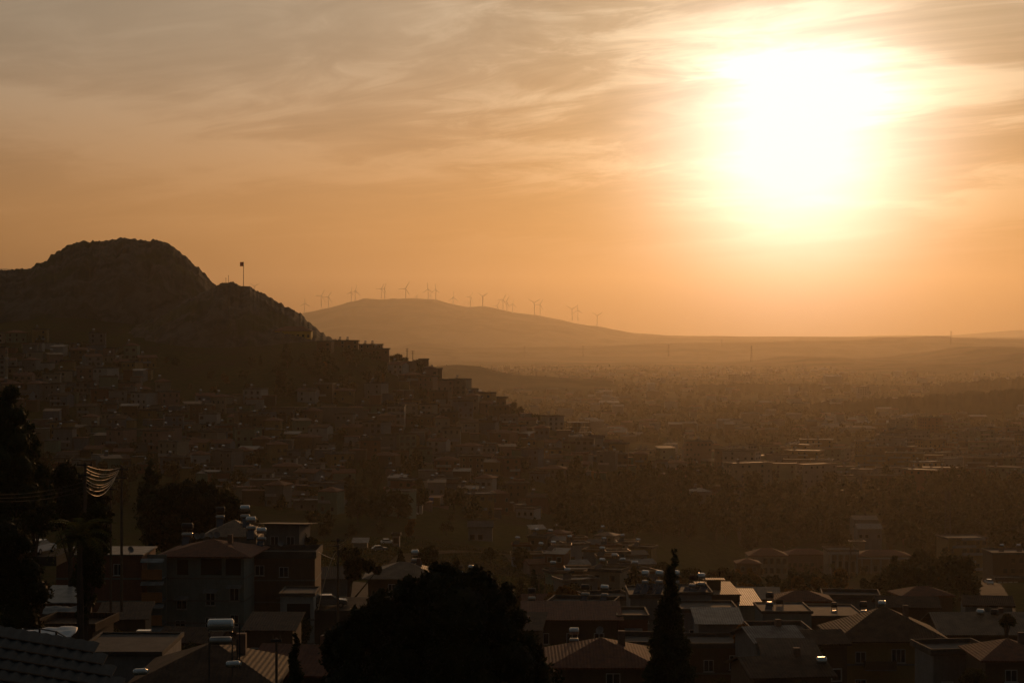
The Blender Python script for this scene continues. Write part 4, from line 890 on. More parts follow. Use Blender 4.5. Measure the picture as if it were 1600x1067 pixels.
# cypress with the bent tip
B = [(1048 + 6 * math.sin(i * 1.3) * (i / 20) + (6 if i < 2 else 0), 868 + i * 9, 3.2 + i * 1.15 + 2.2 * math.sin(i * 2.1)) for i in range(24)]
B += [(1048 + s * (7 + i * 2.5 + rg.uniform(-5, 6)), 948 + i * 14 + s * 4, 7 + i * .8 + rg.uniform(-1.5, 2)) for i in range(11) for s in (-1, 1)]
B += [(1052, 862, 2.5), (1056, 859, 1.8)]
blob_tree('cypress_tree', 'tall ragged cypress with bent tip in the right foreground', B, 112, 22, 17000, .15, 'cypress needle', 'cypress', corek=.5, tx=1046)
B = [(461 + 3 * math.sin(i), 992 + i * 8, 3 + i * .9) for i in range(12)]
blob_tree('cypress_tree', 'small dark young cypress before the lit roof slope', B, 95, 23, 3000, .11, 'cypress needle', 'cypress', corek=.4, tx=461)
blob_tree('cypress_tree', 'slim pointed cypress left of the lean-to roof', [(834, 892 + i * 6, 1.5 + i * .8) for i in range(9)], 290, 24, 2200, .3, 'cypress needle', 'cypress', corek=.5, tx=834)
# left dark trees
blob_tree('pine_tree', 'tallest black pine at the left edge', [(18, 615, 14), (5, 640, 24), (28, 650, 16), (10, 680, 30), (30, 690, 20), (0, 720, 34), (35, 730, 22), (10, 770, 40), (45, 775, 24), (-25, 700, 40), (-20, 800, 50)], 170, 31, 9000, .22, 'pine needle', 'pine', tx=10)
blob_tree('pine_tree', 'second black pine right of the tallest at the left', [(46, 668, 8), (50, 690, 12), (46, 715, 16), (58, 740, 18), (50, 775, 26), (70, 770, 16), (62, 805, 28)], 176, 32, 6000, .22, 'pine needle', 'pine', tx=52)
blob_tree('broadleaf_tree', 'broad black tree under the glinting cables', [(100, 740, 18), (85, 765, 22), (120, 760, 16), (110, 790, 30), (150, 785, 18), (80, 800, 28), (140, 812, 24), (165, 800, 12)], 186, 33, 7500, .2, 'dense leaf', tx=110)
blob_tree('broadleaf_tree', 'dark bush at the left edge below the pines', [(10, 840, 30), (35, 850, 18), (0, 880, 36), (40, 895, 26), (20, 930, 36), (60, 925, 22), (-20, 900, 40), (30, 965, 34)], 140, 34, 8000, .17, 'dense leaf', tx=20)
blob_tree('ivy_tree', 'ivy-hung slender tree with sun-flecked edge behind the cable pole', [(150, 800, 14), (165, 812, 8), (140, 822, 18), (163, 835, 10), (145, 850, 20), (165, 858, 7), (140, 880, 22), (128, 905, 18), (150, 905, 12), (135, 935, 14), (130, 960, 10)], 128, 35, 7000, .14, 'broad leaf', corek=.6, tx=132)
# the dark grove behind the grey apartment house
for i, (lab, bl, lf, nm) in enumerate((('pointed pine at the back of the dark grove', [(235, 722, 5), (234, 735, 9), (236, 750, 13), (232, 768, 17), (238, 785, 18)], 'pine needle', 'pine_tree'),
        ('leftmost round tree of the dark grove', [(258, 775, 18), (245, 795, 18), (272, 765, 12), (268, 798, 20)], 'dense leaf', 'broadleaf_tree'),
        ('middle tree of the dark grove', [(292, 758, 11), (300, 772, 18), (285, 790, 20), (310, 795, 20)], 'dense leaf', 'broadleaf_tree'),
        ('highest rounded tree of the dark grove', [(315, 762, 12), (330, 768, 14), (325, 785, 20), (345, 795, 16)], 'dense leaf', 'broadleaf_tree'),
        ('right-hand tree of the dark grove', [(352, 778, 12), (368, 785, 10), (360, 798, 18), (380, 800, 10)], 'broad leaf', 'broadleaf_tree'),
        ('leafy bush at the right end of the terrace house', [(470, 838, 8), (485, 850, 11), (475, 862, 14), (490, 870, 8)], 'broad leaf', 'broadleaf_tree'),
        ('low dark hedge tree right of the utility pole', [(545, 882, 8), (560, 878, 8), (575, 885, 9), (552, 895, 12), (590, 890, 6)], 'dense leaf', 'broadleaf_tree'),
        ('round shrub above the lean-to house', [(880, 925, 10), (895, 935, 12), (865, 938, 12), (910, 942, 10), (885, 945, 12)], 'autumn leaf', 'broadleaf_tree'),
        ('small yellowish tree behind the blue grey house', [(1160, 985, 8), (1170, 990, 9), (1158, 1000, 10), (1175, 1003, 8)], 'autumn leaf', 'broadleaf_tree'),
        ('bare-edged bush beside the tan gabled roof', [(1573, 965, 5), (1580, 970, 5), (1568, 972, 5)], 'olive leaf', 'broadleaf_tree'))):
    Yb = 300 if i < 5 else (262 if i == 5 else (250 if i == 6 else (262 if i == 7 else (214 if i == 8 else 232))))
    blob_tree(nm, lab, bl, Yb, 40 + i, 4200 if i < 5 else 2600, .28, lf, 'pine' if nm == 'pine_tree' else 'tree', fill=i < 5)

# palms: every frond a part
def frond_mesh(L):
    m = MB(); n = 9
    pts = [Vector((L * (i / n), 0, L * (.28 * math.sin(i / n * 2.2) - .55 * (i / n) ** 2.2))) for i in range(n + 1)]
    m.tube(pts, .035, 4, .01)
    for i in range(1, n + 1):
        for s in (-1, 1):
            for o_ in (0, .5):
                p = pts[i - 1].lerp(pts[i], o_); ll = L * .26 * (1 - abs(i / n - .45)); m.quad_faces([p, p + Vector((.08, 0, 0)), p + Vector((.16, s * ll, -.3 * ll)), p + Vector((.08, s * ll * .6, -.1 * ll))], [(0, 1, 2, 3)])
    return m.mesh('frond', M['palm leaf'])
FR = frond_mesh(2.4)
def palm(x, y, z, h, label, s=1.0, n=16):
    t = thing('palm_tree', (x, y, z), 0, label, 'palm'); link('trunk', MB().tube([(0, 0, -1), (.1, 0, h * .5), (0, 0, h)], .28 * s, 8, .2 * s).mesh('trunk', M['bark']), t)
    for k in range(n):
        o = link('frond', FR, t, (0, 0, h), (0, -.7 + 1.0 * (k % 3) * .5, k * 2.4)); o.scale = (s,) * 3
    return t
for px, py, Y, s, lab in ((1232, 912, 500, 1.0, 'palm behind the pale low roof at the centre right'), (1329, 852, 770, 1.3, 'palm standing before the columned villa'), (1300, 885, 760, 1.0, 'lower palm at the left foot of the columned villa'), (1312, 890, 755, .9, 'smallest palm under the columned villa front')):
    p = at(px, py, Y); g_ = H(p.x, p.y); palm(p.x, p.y, min(g_, p.z - 2), max(p.z - g_, 2), lab, s)
p = at(124, 842, 120); palm(p.x, p.y, H(p.x, p.y), p.z - H(p.x, p.y), 'dark palm crown in front of the red-brown house', 1.0, 22)
# ---------------------------------------------------------------- far buildings
wrnd = random.Random(3)
def far_building(name, desc, x, y, z, rz, wd, dp, h, wall, roof='flat', rmat='roof concrete', label=None, cat='house', cols=0, rows=0, ww=1.3, wh=1.4, heater=0, rise=1.6, over=.4, group=None, balc=0, joined=False, foot=6, later=True, lx=None, frame=None, skip=.25):
    wd, dp, h = round(wd), round(dp), round(h * 2) / 2
    t = thing(name, (x, y, z), rz, label, cat, group)
    def wm():
        m = MB().box(-wd/2, wd/2, 0, dp, -foot, h)
        if roof == 'gable': gable_wall(m, wd, dp, h, rise)
        return m.mesh('wall', M[wall])
    link('wall', shared(('fw', wd, dp, h, wall, roof, rise, foot), wm), t)
    rf = {'flat': lambda: flat_roof(wd, dp, M[rmat], .5, over), 'hip': lambda: hip_roof(wd, dp, rise, over, M[rmat], .3), 'gable': lambda: gable_roof(wd, dp, rise, over, M[rmat], 'x', .25), 'shed': lambda: shed_roof(wd, dp, 1.0, over, M[rmat])}[roof]
    link('roof', shared(('fr', wd, dp, roof, rmat, rise, over), rf), t, (0, 0, h + .01))
    if cols and rows:
        sp, st = wd / cols, (h - .2) / rows
        if joined:
            def jm():
                m = MB()
                for r in range(rows):
                    for c in range(cols):
                        xx = -wd/2 + sp * (c + .5); zz = st * r + .9
                        if wrnd.random() < .35: continue
                        m.cur = 0; m.box(xx - ww/2, xx + ww/2, -.05, -.01, zz, zz + wh)
                for r in range(rows):
                    for yy in np.arange(2.5, dp - 1, 3.5): m.box(wd/2 + .01, wd/2 + .05, yy - ww/2, yy + ww/2, st * r + .9, st * r + .9 + wh); m.box(-wd/2 - .05, -wd/2 - .01, yy - ww/2, yy + ww/2, st * r + .9, st * r + .9 + wh)
                return m.mesh('windows', M['window glass'])
            tag(link('windows', shared(('fj', wd, dp, h, cols, rows, ww, wh), jm), t), kind='stuff')
        else:
            fr_ = frame or wrnd.choice(['wall grey', 'wood', 'wall brown', 'wall cream', 'wood']); fm = shared(('fwin', ww, wh, fr_), lambda: win_far(ww, wh, fr_))
            for r in range(rows):
                for c in range(cols):
                    if wrnd.random() < skip: continue
                    link('window', fm, t, (-wd/2 + sp * (c + .5), -.01, st * r + .9))
    for r in range(balc):
        link('balcony', shared(('fb', wd), lambda: MB().box(-wd * .3, wd * .3, -1.3, -.01, -.1, .08).box(-wd * .3, wd * .3, -1.3, -1.2, .081, 1.0).mesh('balcony', M['wall white'])), t, (wd * .12 * (1 if (r + wd) % 2 else -1), 0, (h - .2) / max(rows, 1) * (r + 1) - .1 if rows else 3))
    for k in range(heater):
        def hm_():
            m = MB(); barrel(m, -.7, .7, .35, 2.1, .42, 8); m.cur = 1
            for sx in (-.5, .5): m.box(sx - .05, sx + .05, .3, .4, 0, 1.7)
            m.quad_faces([(-.9,-1.4,.1),(.9,-1.4,.1),(.9,0,1.2),(-.9,0,1.2),(-.9,-1.45,.16),(.9,-1.45,.16),(.9,-.05,1.26),(-.9,-.05,1.26)], [(0,3,2,1),(4,5,6,7),(0,1,5,4),(1,2,6,5),(2,3,7,6),(3,0,4,7)])
            return m.mesh('water_heater', M['white tank'], M['dark iron'])
        zz = h + (.19 if roof == 'flat' else rise * .55)
        link('water_heater', shared(('fh',), hm_), t, (wd * (-.25 + .3 * k), dp * .5, zz), (0, 0, .3 * k - .4))
    if not label and later: label_later(t, desc, x, y, z + h * .6)
    return t
def win_far(ww, wh, fr='white frame'):
    m = MB(); m.box(-ww/2, ww/2, -.02, .0, 0, wh); m.cur = 1; f = .14
    m.box(-ww/2 - f, ww/2 + f, -.07, 0, -f, -.004).box(-ww/2 - f, ww/2 + f, -.07, 0, wh + .004, wh + f).box(-ww/2 - f, -ww/2 - .004, -.07, 0, 0, wh).box(ww/2 + .004, ww/2 + f, -.07, 0, 0, wh)
    return m.mesh('window', M['window glass'], M[fr])
def placed(name, label, px0, px1, py, Y, h, dp, wall, rz=0, **k):
    """py is the wall top; label given"""
    a, b = at(px0, py, Y), at(px1, py, Y); c = (a + b) / 2
    return far_building(name, None, c.x, Y, c.z - round(h * 2) / 2, rz, (b - a).length, dp, h, wall, label=label, **k), c

placed('hall', 'long yellow hall with brown hip roof high on the slope', 429, 486, 517, 1225, 10, 12, 'yellow plaster', roof='hip', rmat='terracotta', cat='hall', cols=7, rows=2, ww=1.4, wh=1.8, rise=3, over=.9, foot=8)
t = thing('retaining_wall', at(500, 660, 985), R(3), 'long grey retaining wall below the dark slope', 'wall')
link('wall_face', MB().box(-20, 22, 0, 1.5, -4, 7.6).mesh('wall_face', M['wall bare concrete']), t)
for k in range(9): link('buttress', shared(('but',), lambda: MB().box(-.4, .4, -.5, -.01, -4, 7.2).mesh('buttress', M['wall bare concrete'])), t, (-19 + k * 5, 0, 0))
link('coping', MB().box(-20.2, 22.2, -.2, 1.7, 7.61, 7.9).mesh('coping', M['wall cream']), t)
placed('house', 'open-fronted grey shed with posts at the left end of the retaining wall', 424, 459, 639, 975, 7.5, 7, 'wall bare concrete', cols=6, rows=1, ww=1.0, wh=4.8, cat='shed')
placed('house', 'banded three-storey white house with big dark windows on the middle slope', 605, 632, 635, 1000, 10, 9, 'wall white', cols=4, rows=3, ww=1.5, wh=1.5, balc=2)
placed('apartment_block', 'tall pale block on the ridge line beside the concrete frame', 856, 882, 651, 1130, 14, 12, 'wall white', rz=R(20), cols=3, rows=5, cat='apartment block', heater=1)
placed('house', 'pale square cube house standing clear on the lower left slope', 188, 207, 688, 905, 7, 6, 'wall white', cat='house')
placed('house', 'low house with pale lower roof strip just below the pale cube house', 194, 212, 713, 880, 3, 6, 'wall white', cat='house')
placed('house', 'flat box house forming a dark corner on the crest', 668, 691, 577, 1190, 9, 10, 'wall brown', cols=3, rows=2, heater=1)
placed('house', 'dark crest house with projecting eaves', 757, 791, 622, 1165, 9, 11, 'wall brown', over=1.0, cols=4, rows=2, heater=1)
placed('house', 'long crest house with three heaters beside the rocky knoll', 520, 560, 533, 1220, 5, 9, 'wall brown', heater=2, cols=4, rows=2)
placed('house', 'long flat crest house ending at a sharp right corner', 560, 598, 539, 1212, 5, 9, 'wall brown', heater=2, cols=4, rows=2)
placed('house', 'crest house with pale lean-to roof and tilted heater', 724, 750, 612, 1175, 6, 9, 'wall grey', roof='shed', rmat='roof metal', heater=1, over=1.0)
placed('house', 'small square house on the crest right of the bracketed poles', 655, 669, 562, 1185, 7, 7, 'wall brown', cols=2, rows=2)
placed('house', 'striped terrace house with two pale roof bands on the upper left slope', 152, 181, 545, 1165, 8, 8, 'wall cream', cols=5, rows=3, ww=1.2, over=1.0)
placed('house', 'flat house with long pale roof edge left of the striped terrace house', 107, 144, 537, 1175, 6, 8, 'wall grey', cols=4, rows=2, rmat='roof metal', over=1.0)
placed('house', 'yellowish two-storey house on the left slope under a dark ridge', 200, 235, 608, 1060, 7, 8, 'wall ochre', cols=5, rows=2, roof='hip', rmat='terracotta')
placed('house', 'wide white terraced house with paired balconies far left', 95, 133, 632, 1020, 8, 8, 'wall white', cols=5, rows=3, balc=2)
placed('house', 'white framed house with open upper floor at the right of the slope', 769, 790, 761, 900, 9, 8, 'wall white', cols=2, rows=3, ww=2.2, wh=1.5)
placed('house', 'wide banded house right of the white framed house', 792, 824, 757, 905, 9, 8, 'wall cream', cols=5, rows=3, balc=2)
placed('house', 'house with red lean-to roofs and white bands', 672, 700, 796, 790, 5, 7, 'wall cream', roof='shed', rmat='terracotta', cols=4, rows=1)
placed('house', 'low long house carrying a blue board', 655, 685, 787, 800, 5, 8, 'wall grey', cols=4, rows=1)
p = at(666, 786, 798.5); t = thing('sign_board', p, 0, 'blue board with pale marks on a low house front', 'sign')
link('board', MB().box(-3, 3, -.1, .1, 0, 2.4).mesh('board', M['board blue']), t)
for k in range(3): link('mark', MB().box(-.35, .35, -.14, -.11, .9, 1.3).mesh('mark', M['white frame']), t, (-.6 + k * 1.1, 0, 0))
for sx in (-2, 2): link('post', MB().box(-.1, .1, -.1, .1, -3, -.01).mesh('post', M['dark iron']), t, (sx, 0, 0))
placed('warehouse', 'bright metal-roofed lean-to on the lower middle slope', 700, 720, 771, 850, 3, 6, 'wall white', roof='shed', rmat='roof metal', cat='shed', over=.3)
placed('house', 'pale grey gabled house by the bare bank right of the meadow', 731, 770, 823, 640, 5, 8, 'wall grey', roof='gable', rmat='roof concrete', cols=3, rows=1)
placed('shed', 'little grey hut beside the white meadow car', 612, 625, 837, 560, 3.2, 4, 'wall grey', cat='shed', cols=1, rows=1)
placed('shed', 'pale low hut at the left side of the meadow', 552, 573, 848, 545, 3, 4, 'wall cream', roof='shed', rmat='roof metal', cat='shed')
# concrete frame building: slabs and columns, each a part
a, b = at(888, 660, 1125), at(924, 660, 1125); c = (a + b) / 2
t = thing('building_frame', (c.x, 1125, c.z - 9), R(10), 'unfinished concrete frame building open to the haze on the ridge', 'building')
for k in range(4): link('floor_slab', shared(('slab',), lambda: MB().box(-6.6, 6.6, 0, 9, -.15, .15).mesh('floor_slab', M['wall bare concrete'])), t, (0, 0, k * 3.0))
for i in range(6):
    for j in range(2): link('column', shared(('clm',), lambda: MB().box(-.2, .2, -.2, .2, -7, 8.84).mesh('column', M['wall bare concrete'])), t, (-6.3 + i * 2.52, .5 + j * 8, 0))
for k in range(3): link('wall', shared(('ifw',), lambda: MB().box(-6.4, -1, 4, 4.2, .16, 2.84).mesh('wall', M['wall brown'])), t, (k * 1.2, 0, k * 3.0))
# minaret
p = at(10, 578, 1060); t = thing('minaret', p, 0, 'slim pale minaret at the left edge of the slope', 'minaret')
link('shaft', MB().tube([(0, 0, -6), (0, 0, 9)], .9, 10, .75).mesh('shaft', M['wall cream'])  , t); link('gallery', MB().tube([(0, 0, 6), (0, 0, 6.5), (0, 0, 7.1)], 1.3, 12).mesh('gallery', M['wall white']), t); link('cone', MB().tube([(0, 0, 9), (0, 0, 12)], .85, 10, .05).mesh('cone', M['roof metal']), t)

# villa with columns
a, b = at(1295, 862, 800), at(1425, 862, 800); c = (a + b) / 2; zb = c.z - 9.5
t = thing('villa', (c.x, 800, zb), 0, 'broad pale villa with a tall columned front on the valley floor', 'villa'); wd = (b - a).length
link('wall', MB().box(-wd/2, -wd/2 + 12, 0, 14, -3, 9.5).box(-wd/2 + 12.01, wd/2, 2, 14, -3, 7.6).mesh('wall', M['wall cream']), t)
link('roof', flat_roof(12, 14, M['roof concrete'], .8, .5), t, (-wd/2 + 6, 0, 9.51)); link('roof', hip_roof(wd - 12, 12, 2.0, .6, M['terracotta']), t, (6, 2, 7.61))
for k in range(5): link('column', shared(('vc',), lambda: MB().tube([(0, 0, 0), (0, 0, 8.8)], .4, 10).mesh('column', M['wall white'])), t, (-wd/2 + .6 + k * 2.7, -1.6, -.3))
link('entablature', MB().box(-wd/2 - .3, -wd/2 + 12.3, -2.2, -.01, 8.52, 9.4).mesh('entablature', M['wall white']), t)
for k in range(6): link('arch_post', shared(('vp',), lambda: MB().box(-.3, .3, 0, .6, -2, 6.4).mesh('arch_post', M['wall white'])), t, (-wd/2 + 14 + k * 3.9, .6, 0))
link('porch_roof', MB().box(-wd/2 + 12.4, wd/2 + .3, .2, 1.9, 6.41, 6.8).mesh('porch_roof', M['wall white']), t)
for k in range(4): link('window', shared(('vw',), lambda: win_far(1.6, 4.5)), t, (-wd/2 + 2 + k * 2.7, -.01, 1.2))
for k in range(5): link('window', shared(('vw2',), lambda: win_far(1.5, 2.4)), t, (-wd/2 + 16 + k * 3.9, 1.98, 1.2))
placed('hall', 'rear roof of the twin gabled hall, higher and sunlit', 1334, 1372, 812, 900, 6, 12, 'wall cream', roof='gable', rmat='tan sheet', cat='hall', rise=1.6, cols=4, rows=1)
placed('hall', 'front roof of the twin gabled hall among dark trees', 1340, 1378, 826, 880, 5, 10, 'wall grey', roof='gable', rmat='roof metal', cat='hall', rise=2, cols=4, rows=1)
placed('house', 'low sunlit flat annex behind the columned villa', 1330, 1352, 848, 840, 4, 6, 'wall cream', rmat='roof metal', roof='flat')
placed('house', 'pale house with red hip roof left of the villa garden', 1170, 1232, 868, 790, 8, 12, 'wall cream', roof='hip', rmat='terracotta', cols=6, rows=2, rise=2.6, ww=1.3, wh=2)
placed('house', 'long low red-roofed wing left of the columned villa', 1228, 1292, 866, 815, 6, 10, 'wall pinkish', roof='hip', rmat='terracotta', cols=7, rows=1, rise=2)
placed('house', 'brownish garden house in front of the red hip roof', 1152, 1188, 880, 730, 7, 9, 'wall brown', roof='hip', rmat='terracotta', cols=2, rows=2, rise=1.6)
placed('house', 'pale low roofed house behind the dark palm at centre right', 1206, 1256, 922, 500, 4, 7, 'wall brown', roof='hip', rmat='roof metal', rise=1.2)
placed('apartment_block', 'five-storey ochre block with gridded balconies at the right', 1480, 1545, 842, 800, 16, 14, 'wall ochre', rz=R(8), cols=6, rows=5, balc=5, cat='apartment block', ww=1.6, wh=1.6)
placed('apartment_block', 'dark wide block partly cut by the right edge', 1552, 1640, 866, 640, 14, 14, 'wall brown', cols=7, rows=4, cat='apartment block', ww=1.4, wh=1.5, heater=2)
t, c = placed('house', 'low house with four pale window panes at the right edge', 1556, 1600, 905, 620, 5, 6, 'wall brown', cols=0)
for k in range(4): link('window', shared(('rw',), lambda: MB().box(-.7, .7, -.05, 0, 0, 1.5).mesh('window', M['white frame'])), t, (-3.2 + k * 1.7, -.01, 2.8))
placed('apartment_block', 'broad block standing alone at the foot of the ridge', 1071, 1112, 690, 1330, 14, 14, 'wall pinkish', cols=7, rows=4, cat='apartment block', joined=True, heater=2)
placed('apartment_block', 'brown block right of the broad block, behind the round treetops', 1120, 1165, 702, 1300, 11, 14, 'wall brown', cols=8, rows=3, cat='apartment block', joined=True)
placed('apartment_block', 'white slab glimpsed between the round treetops', 1168, 1182, 695, 1350, 9, 8, 'wall white', cols=3, rows=3, cat='apartment block', joined=True)
placed('apartment_block', 'left of the far twin blocks on the hazy plain', 1138, 1156, 586, 4300, 13, 16, 'wall grey', cols=6, rows=6, joined=True, cat='apartment block')
placed('apartment_block', 'right of the far twin blocks on the hazy plain', 1158, 1172, 587, 4300, 12, 16, 'wall grey', cols=6, rows=6, joined=True, cat='apartment block')
placed('apartment_block', 'single tower block rising at the right in the haze', 1442, 1453, 599, 3600, 14, 12, 'wall grey', cols=4, rows=8, joined=True, cat='tower block')
placed('apartment_block', 'hazy wide block left of the single tower block', 1340, 1358, 605, 3300, 13, 12, 'wall grey', cols=5, rows=4, joined=True, cat='apartment block')
# long sheds
def sheds(lab, px0, px1, py, Y, n, cat='warehouse', rmat='roof metal'):
    for i in range(n):
        w_ = (px1 - px0) / n
        placed('warehouse', f'{lab}, {nth[i]} from the left', px0 + i * w_, px0 + (i + .93) * w_, py + i * .25, Y + (i % 2) * 18, 6, 34, 'wall grey', roof='gable', rmat=rmat, cat=cat, rise=2.2, over=.2, foot=8, group=lab, skip=0)
sheds('front row of long metal warehouses glinting on the plain', 1262, 1370, 668, 2050, 6, rmat='tan sheet')
sheds('rear row of pale warehouses behind the glinting ones', 1325, 1425, 660, 2180, 4, rmat='awning sheet')
sheds('shining slanted shed roofs in the right-hand town', 1390, 1418, 702, 1690, 2)
sheds('small pale shed roofs at the right end of the shining sheds', 1424, 1440, 707, 1660, 1)
sheds('long low glinting greenhouse left on the hazy plain', 937, 970, 629, 2900, 1)
sheds('sunlit long roofs between the park trees and town', 1322, 1348, 717, 1560, 2, rmat='tan sheet')
sheds('flat bright warehouse in the far right town', 1575, 1592, 710, 1620, 1)
sheds('far bright shed roof among the distant trees', 1290, 1318, 588, 3900, 1)

# ---------------------------------------------------------------- the hillside town
rnd = random.Random(77)
crest = lambda px: float(np.interp(px, [-60, 0, 180, 250, 330, 420, 500, 600, 690, 790, 880, 960, 1030, 1110], [526, 528, 543, 556, 566, 562, 541, 560, 600, 641, 681, 705, 733, 770]))
lowb = lambda px: float(np.interp(px, [-60, 150, 250, 400, 600, 700, 850, 950, 1050, 1110], [735, 735, 745, 800, 806, 815, 812, 790, 775, 772]))
GREEN = [(520, 590, 95, 38), (330, 570, 80, 28), (1010, 775, 95, 36), (575, 770, 34, 50), (880, 775, 60, 22), (400, 530, 60, 20), (715, 810, 30, 22), (410, 592, 165, 42), (275, 560, 60, 22), (640, 740, 22, 22), (745, 710, 18, 16)]
green = lambda px, py: any(((px - a) / c) ** 2 + ((py - b) / e) ** 2 < 1 for a, b, c, e in GREEN)
TAKEN = [(457, 530, 34, 16), (500, 650, 65, 14), (441, 650, 22, 12), (618, 650, 18, 18), (870, 665, 16, 14), (905, 668, 22, 12), (197, 698, 14, 12), (203, 715, 12, 6), (680, 585, 14, 10), (775, 630, 20, 9), (166, 556, 18, 13), (125, 546, 22, 10),
         (217, 618, 20, 12), (114, 642, 22, 13), (780, 775, 13, 14), (808, 770, 18, 14), (686, 805, 16, 10), (670, 790, 18, 12), (710, 775, 12, 6)]
pts = []
def free(px, py, dx, dy): return all(((px - a) / dx) ** 2 + ((py - b) / dy) ** 2 > 1 for a, b in pts)
VAR = [(8, 8, 3.5, 'flat'), (9, 8, 6, 'flat'), (11, 9, 6.5, 'flat'), (7, 7, 6, 'flat'), (9, 8, 9, 'flat'), (12, 9, 6, 'hip'), (9, 8, 3.5, 'gable'), (10, 8, 6, 'gable'), (8, 7, 5.5, 'shed'), (13, 9, 3.5, 'flat'), (8, 8, 8.5, 'hip'), (10, 10, 9, 'flat')]
WC = list(WALLS); ST = {3.5: 'one-storey', 5.5: 'two-storey', 6: 'two-storey', 6.5: 'two-storey', 8.5: 'three-storey', 9: 'three-storey'}
RN = {'flat': 'flat-roofed', 'hip': 'hip-roofed', 'gable': 'gabled', 'shed': 'lean-to roofed'}
nh = 0; tries = 0
while nh < 245 and tries < 30000:
    tries += 1; px = rnd.uniform(-30, 1095); lo, hi = crest(px), lowb(px)
    if lo + 4 > hi: continue
    py = rnd.uniform(lo + 4, hi)
    if green(px, py) or any(((px - a) / c) ** 2 + ((py - b) / e) ** 2 < 1 for a, b, c, e in TAKEN): continue
    if px < 70 and py > 640: continue
    if not free(px, py, 19, 12): continue
    Y = find_ground(px, py, 600, 1500)
    if not Y or Y < 640: continue
    pts.append((px, py)); v = rnd.choice(VAR); x = (px - 800) / FP * Y; wc = rnd.choice(WC)
    w_, d_, h_, rf = v; rm_ = {'flat': rnd.choice(['roof concrete', 'roof concrete', 'roof metal']), 'hip': 'terracotta', 'gable': rnd.choice(['terracotta', 'rusty metal']), 'shed': rnd.choice(['roof metal', 'tan sheet'])}[rf]
    far_building('hillside_house', f'{ST[h_]} {wc} {RN[rf]} house', x, Y, H(x, Y) + .3, rnd.uniform(-.5, .5), w_, d_, h_, 'wall ' + wc, rf, rm_, cols=rnd.choice([2, 3, 3]), rows=max(1, int(h_ // 2.9)), heater=1 if rnd.random() < .55 else 0,
                 balc=1 if (h_ >= 6 and rnd.random() < .45) else 0, group='houses crowded over the hillside', wh=1.3, ww=rnd.choice([.8, 1.0, 1.5]), rise=1.5, over=rnd.choice([.2, .7]))
    nh += 1
# smaller ones between, farther up: too many and small to tell apart
m = MB(); rnd2 = random.Random(5); mats_ = [M['wall ' + k] for k in WC] + [M['roof concrete'], M['terracotta']]; nsm = 0
for i in range(4000):
    if nsm > 260: break
    px = rnd2.uniform(-30, 1090); lo, hi = crest(px), lowb(px)
    if lo + 6 > hi: continue
    py = rnd2.uniform(lo + 6, hi)
    if green(px, py) or not free(px, py, 9, 6): continue
    Y = find_ground(px, py, 600, 1500)
    if not Y: continue
    pts.append((px, py)); x = (px - 800) / FP * Y; z = H(x, Y); a = rnd2.uniform(2.5, 4.5); hh = rnd2.choice([3, 3, 5.5]); m.cur = rnd2.randrange(len(WC)); m.box(x - a, x + a, Y, Y + 6, z - 4, z + hh)
    m.cur = len(WC) + rnd2.randrange(2); m.box(x - a - .3, x + a + .3, Y - .3, Y + 6.3, z + hh + .01, z + hh + .3); nsm += 1
tag(link('small_outbuildings', m.mesh('small_outbuildings', *mats_)), 'countless tiny sheds and annexes wedged between the hillside houses', 'outbuildings', kind='stuff')

# trees on the hillside and in the park
def scatter(n, region, kinds, hr, dx, dy, y0, y1, seed, cond=None, ok=None):
    rg = random.Random(seed); got = []; k = 0
    for i in range(n * 60):
        if len(got) >= n: break
        px = rg.uniform(region[0], region[1]); py = rg.uniform(region[2], region[3])
        if cond and not cond(px, py): continue
        if any(((px - a) / dx) ** 2 + ((py - b) / dy) ** 2 < 1 for a, b in got): continue
        Y = find_ground(px, py, y0, y1)
        if not Y or Y < y0 * 1.01: continue
        got.append((px, py)); x = (px - 800) / FP * Y; plant(rg.choices([a for a, _ in kinds], [b for _, b in kinds])[0], x, Y, rg.uniform(*hr), rg=rg)
    return got
MIX = [('broadleaf_tree', 5), ('olive_tree', 3), ('pine_tree', 2), ('cypress_tree', 1), ('autumn_tree', .5)]
PK = [('broadleaf_tree', 4), ('olive_tree', 2), ('pine_tree', 4), ('cypress_tree', 2)]
scatter(60, (420, 1110, 545, 810), MIX, (6, 10), 14, 8, 600, 1500, 1, lambda a, b: green(a, b) and crest(a) + 5 < b < lowb(a) + 10)
scatter(150, (0, 1090, 520, 800), MIX, (4, 7.5), 12, 7, 600, 1500, 2, lambda a, b: crest(a) + 3 < b < lowb(a) and not (a < 70 and b > 640))
for px, h in ((540, 4), (604, 6), (613, 5), (622, 8), (630, 7), (649, 9), (656, 8), (664, 6), (697, 5), (703, 7), (712, 6), (720, 5), (742, 4), (800, 8), (812, 7), (826, 6), (838, 7), (848, 5), (884, 5), (930, 5), (945, 4), (975, 4), (1000, 5), (1040, 6), (1060, 6)):
    py = crest(px) - 1; Y = find_ground(px, py + 4, 600, 1500)
    if Y: x = (px - 800) / FP * Y; plant('broadleaf_tree' if h > 5 else 'olive_tree', x, Y, h, desc='crest-line bush' if h < 6 else 'crest-line tree', rg=rnd)
scatter(70, (860, 1180, 760, 850), PK, (9, 16), 15, 7, 600, 1300, 3)
scatter(150, (1170, 1640, 765, 905), PK, (11, 19), 16, 8, 600, 1300, 4, lambda a, b: not ((a - 1240) / 100) ** 2 + ((b - 880) / 22) ** 2 < 1 and not (1165 < a < 1435 and b > 864) and not (1440 < a < 1480 and b > 895) and not (1545 < a and b > 880) and not (1478 < a < 1550 and b > 860) and not (1325 < a < 1385 and 815 < b < 870))
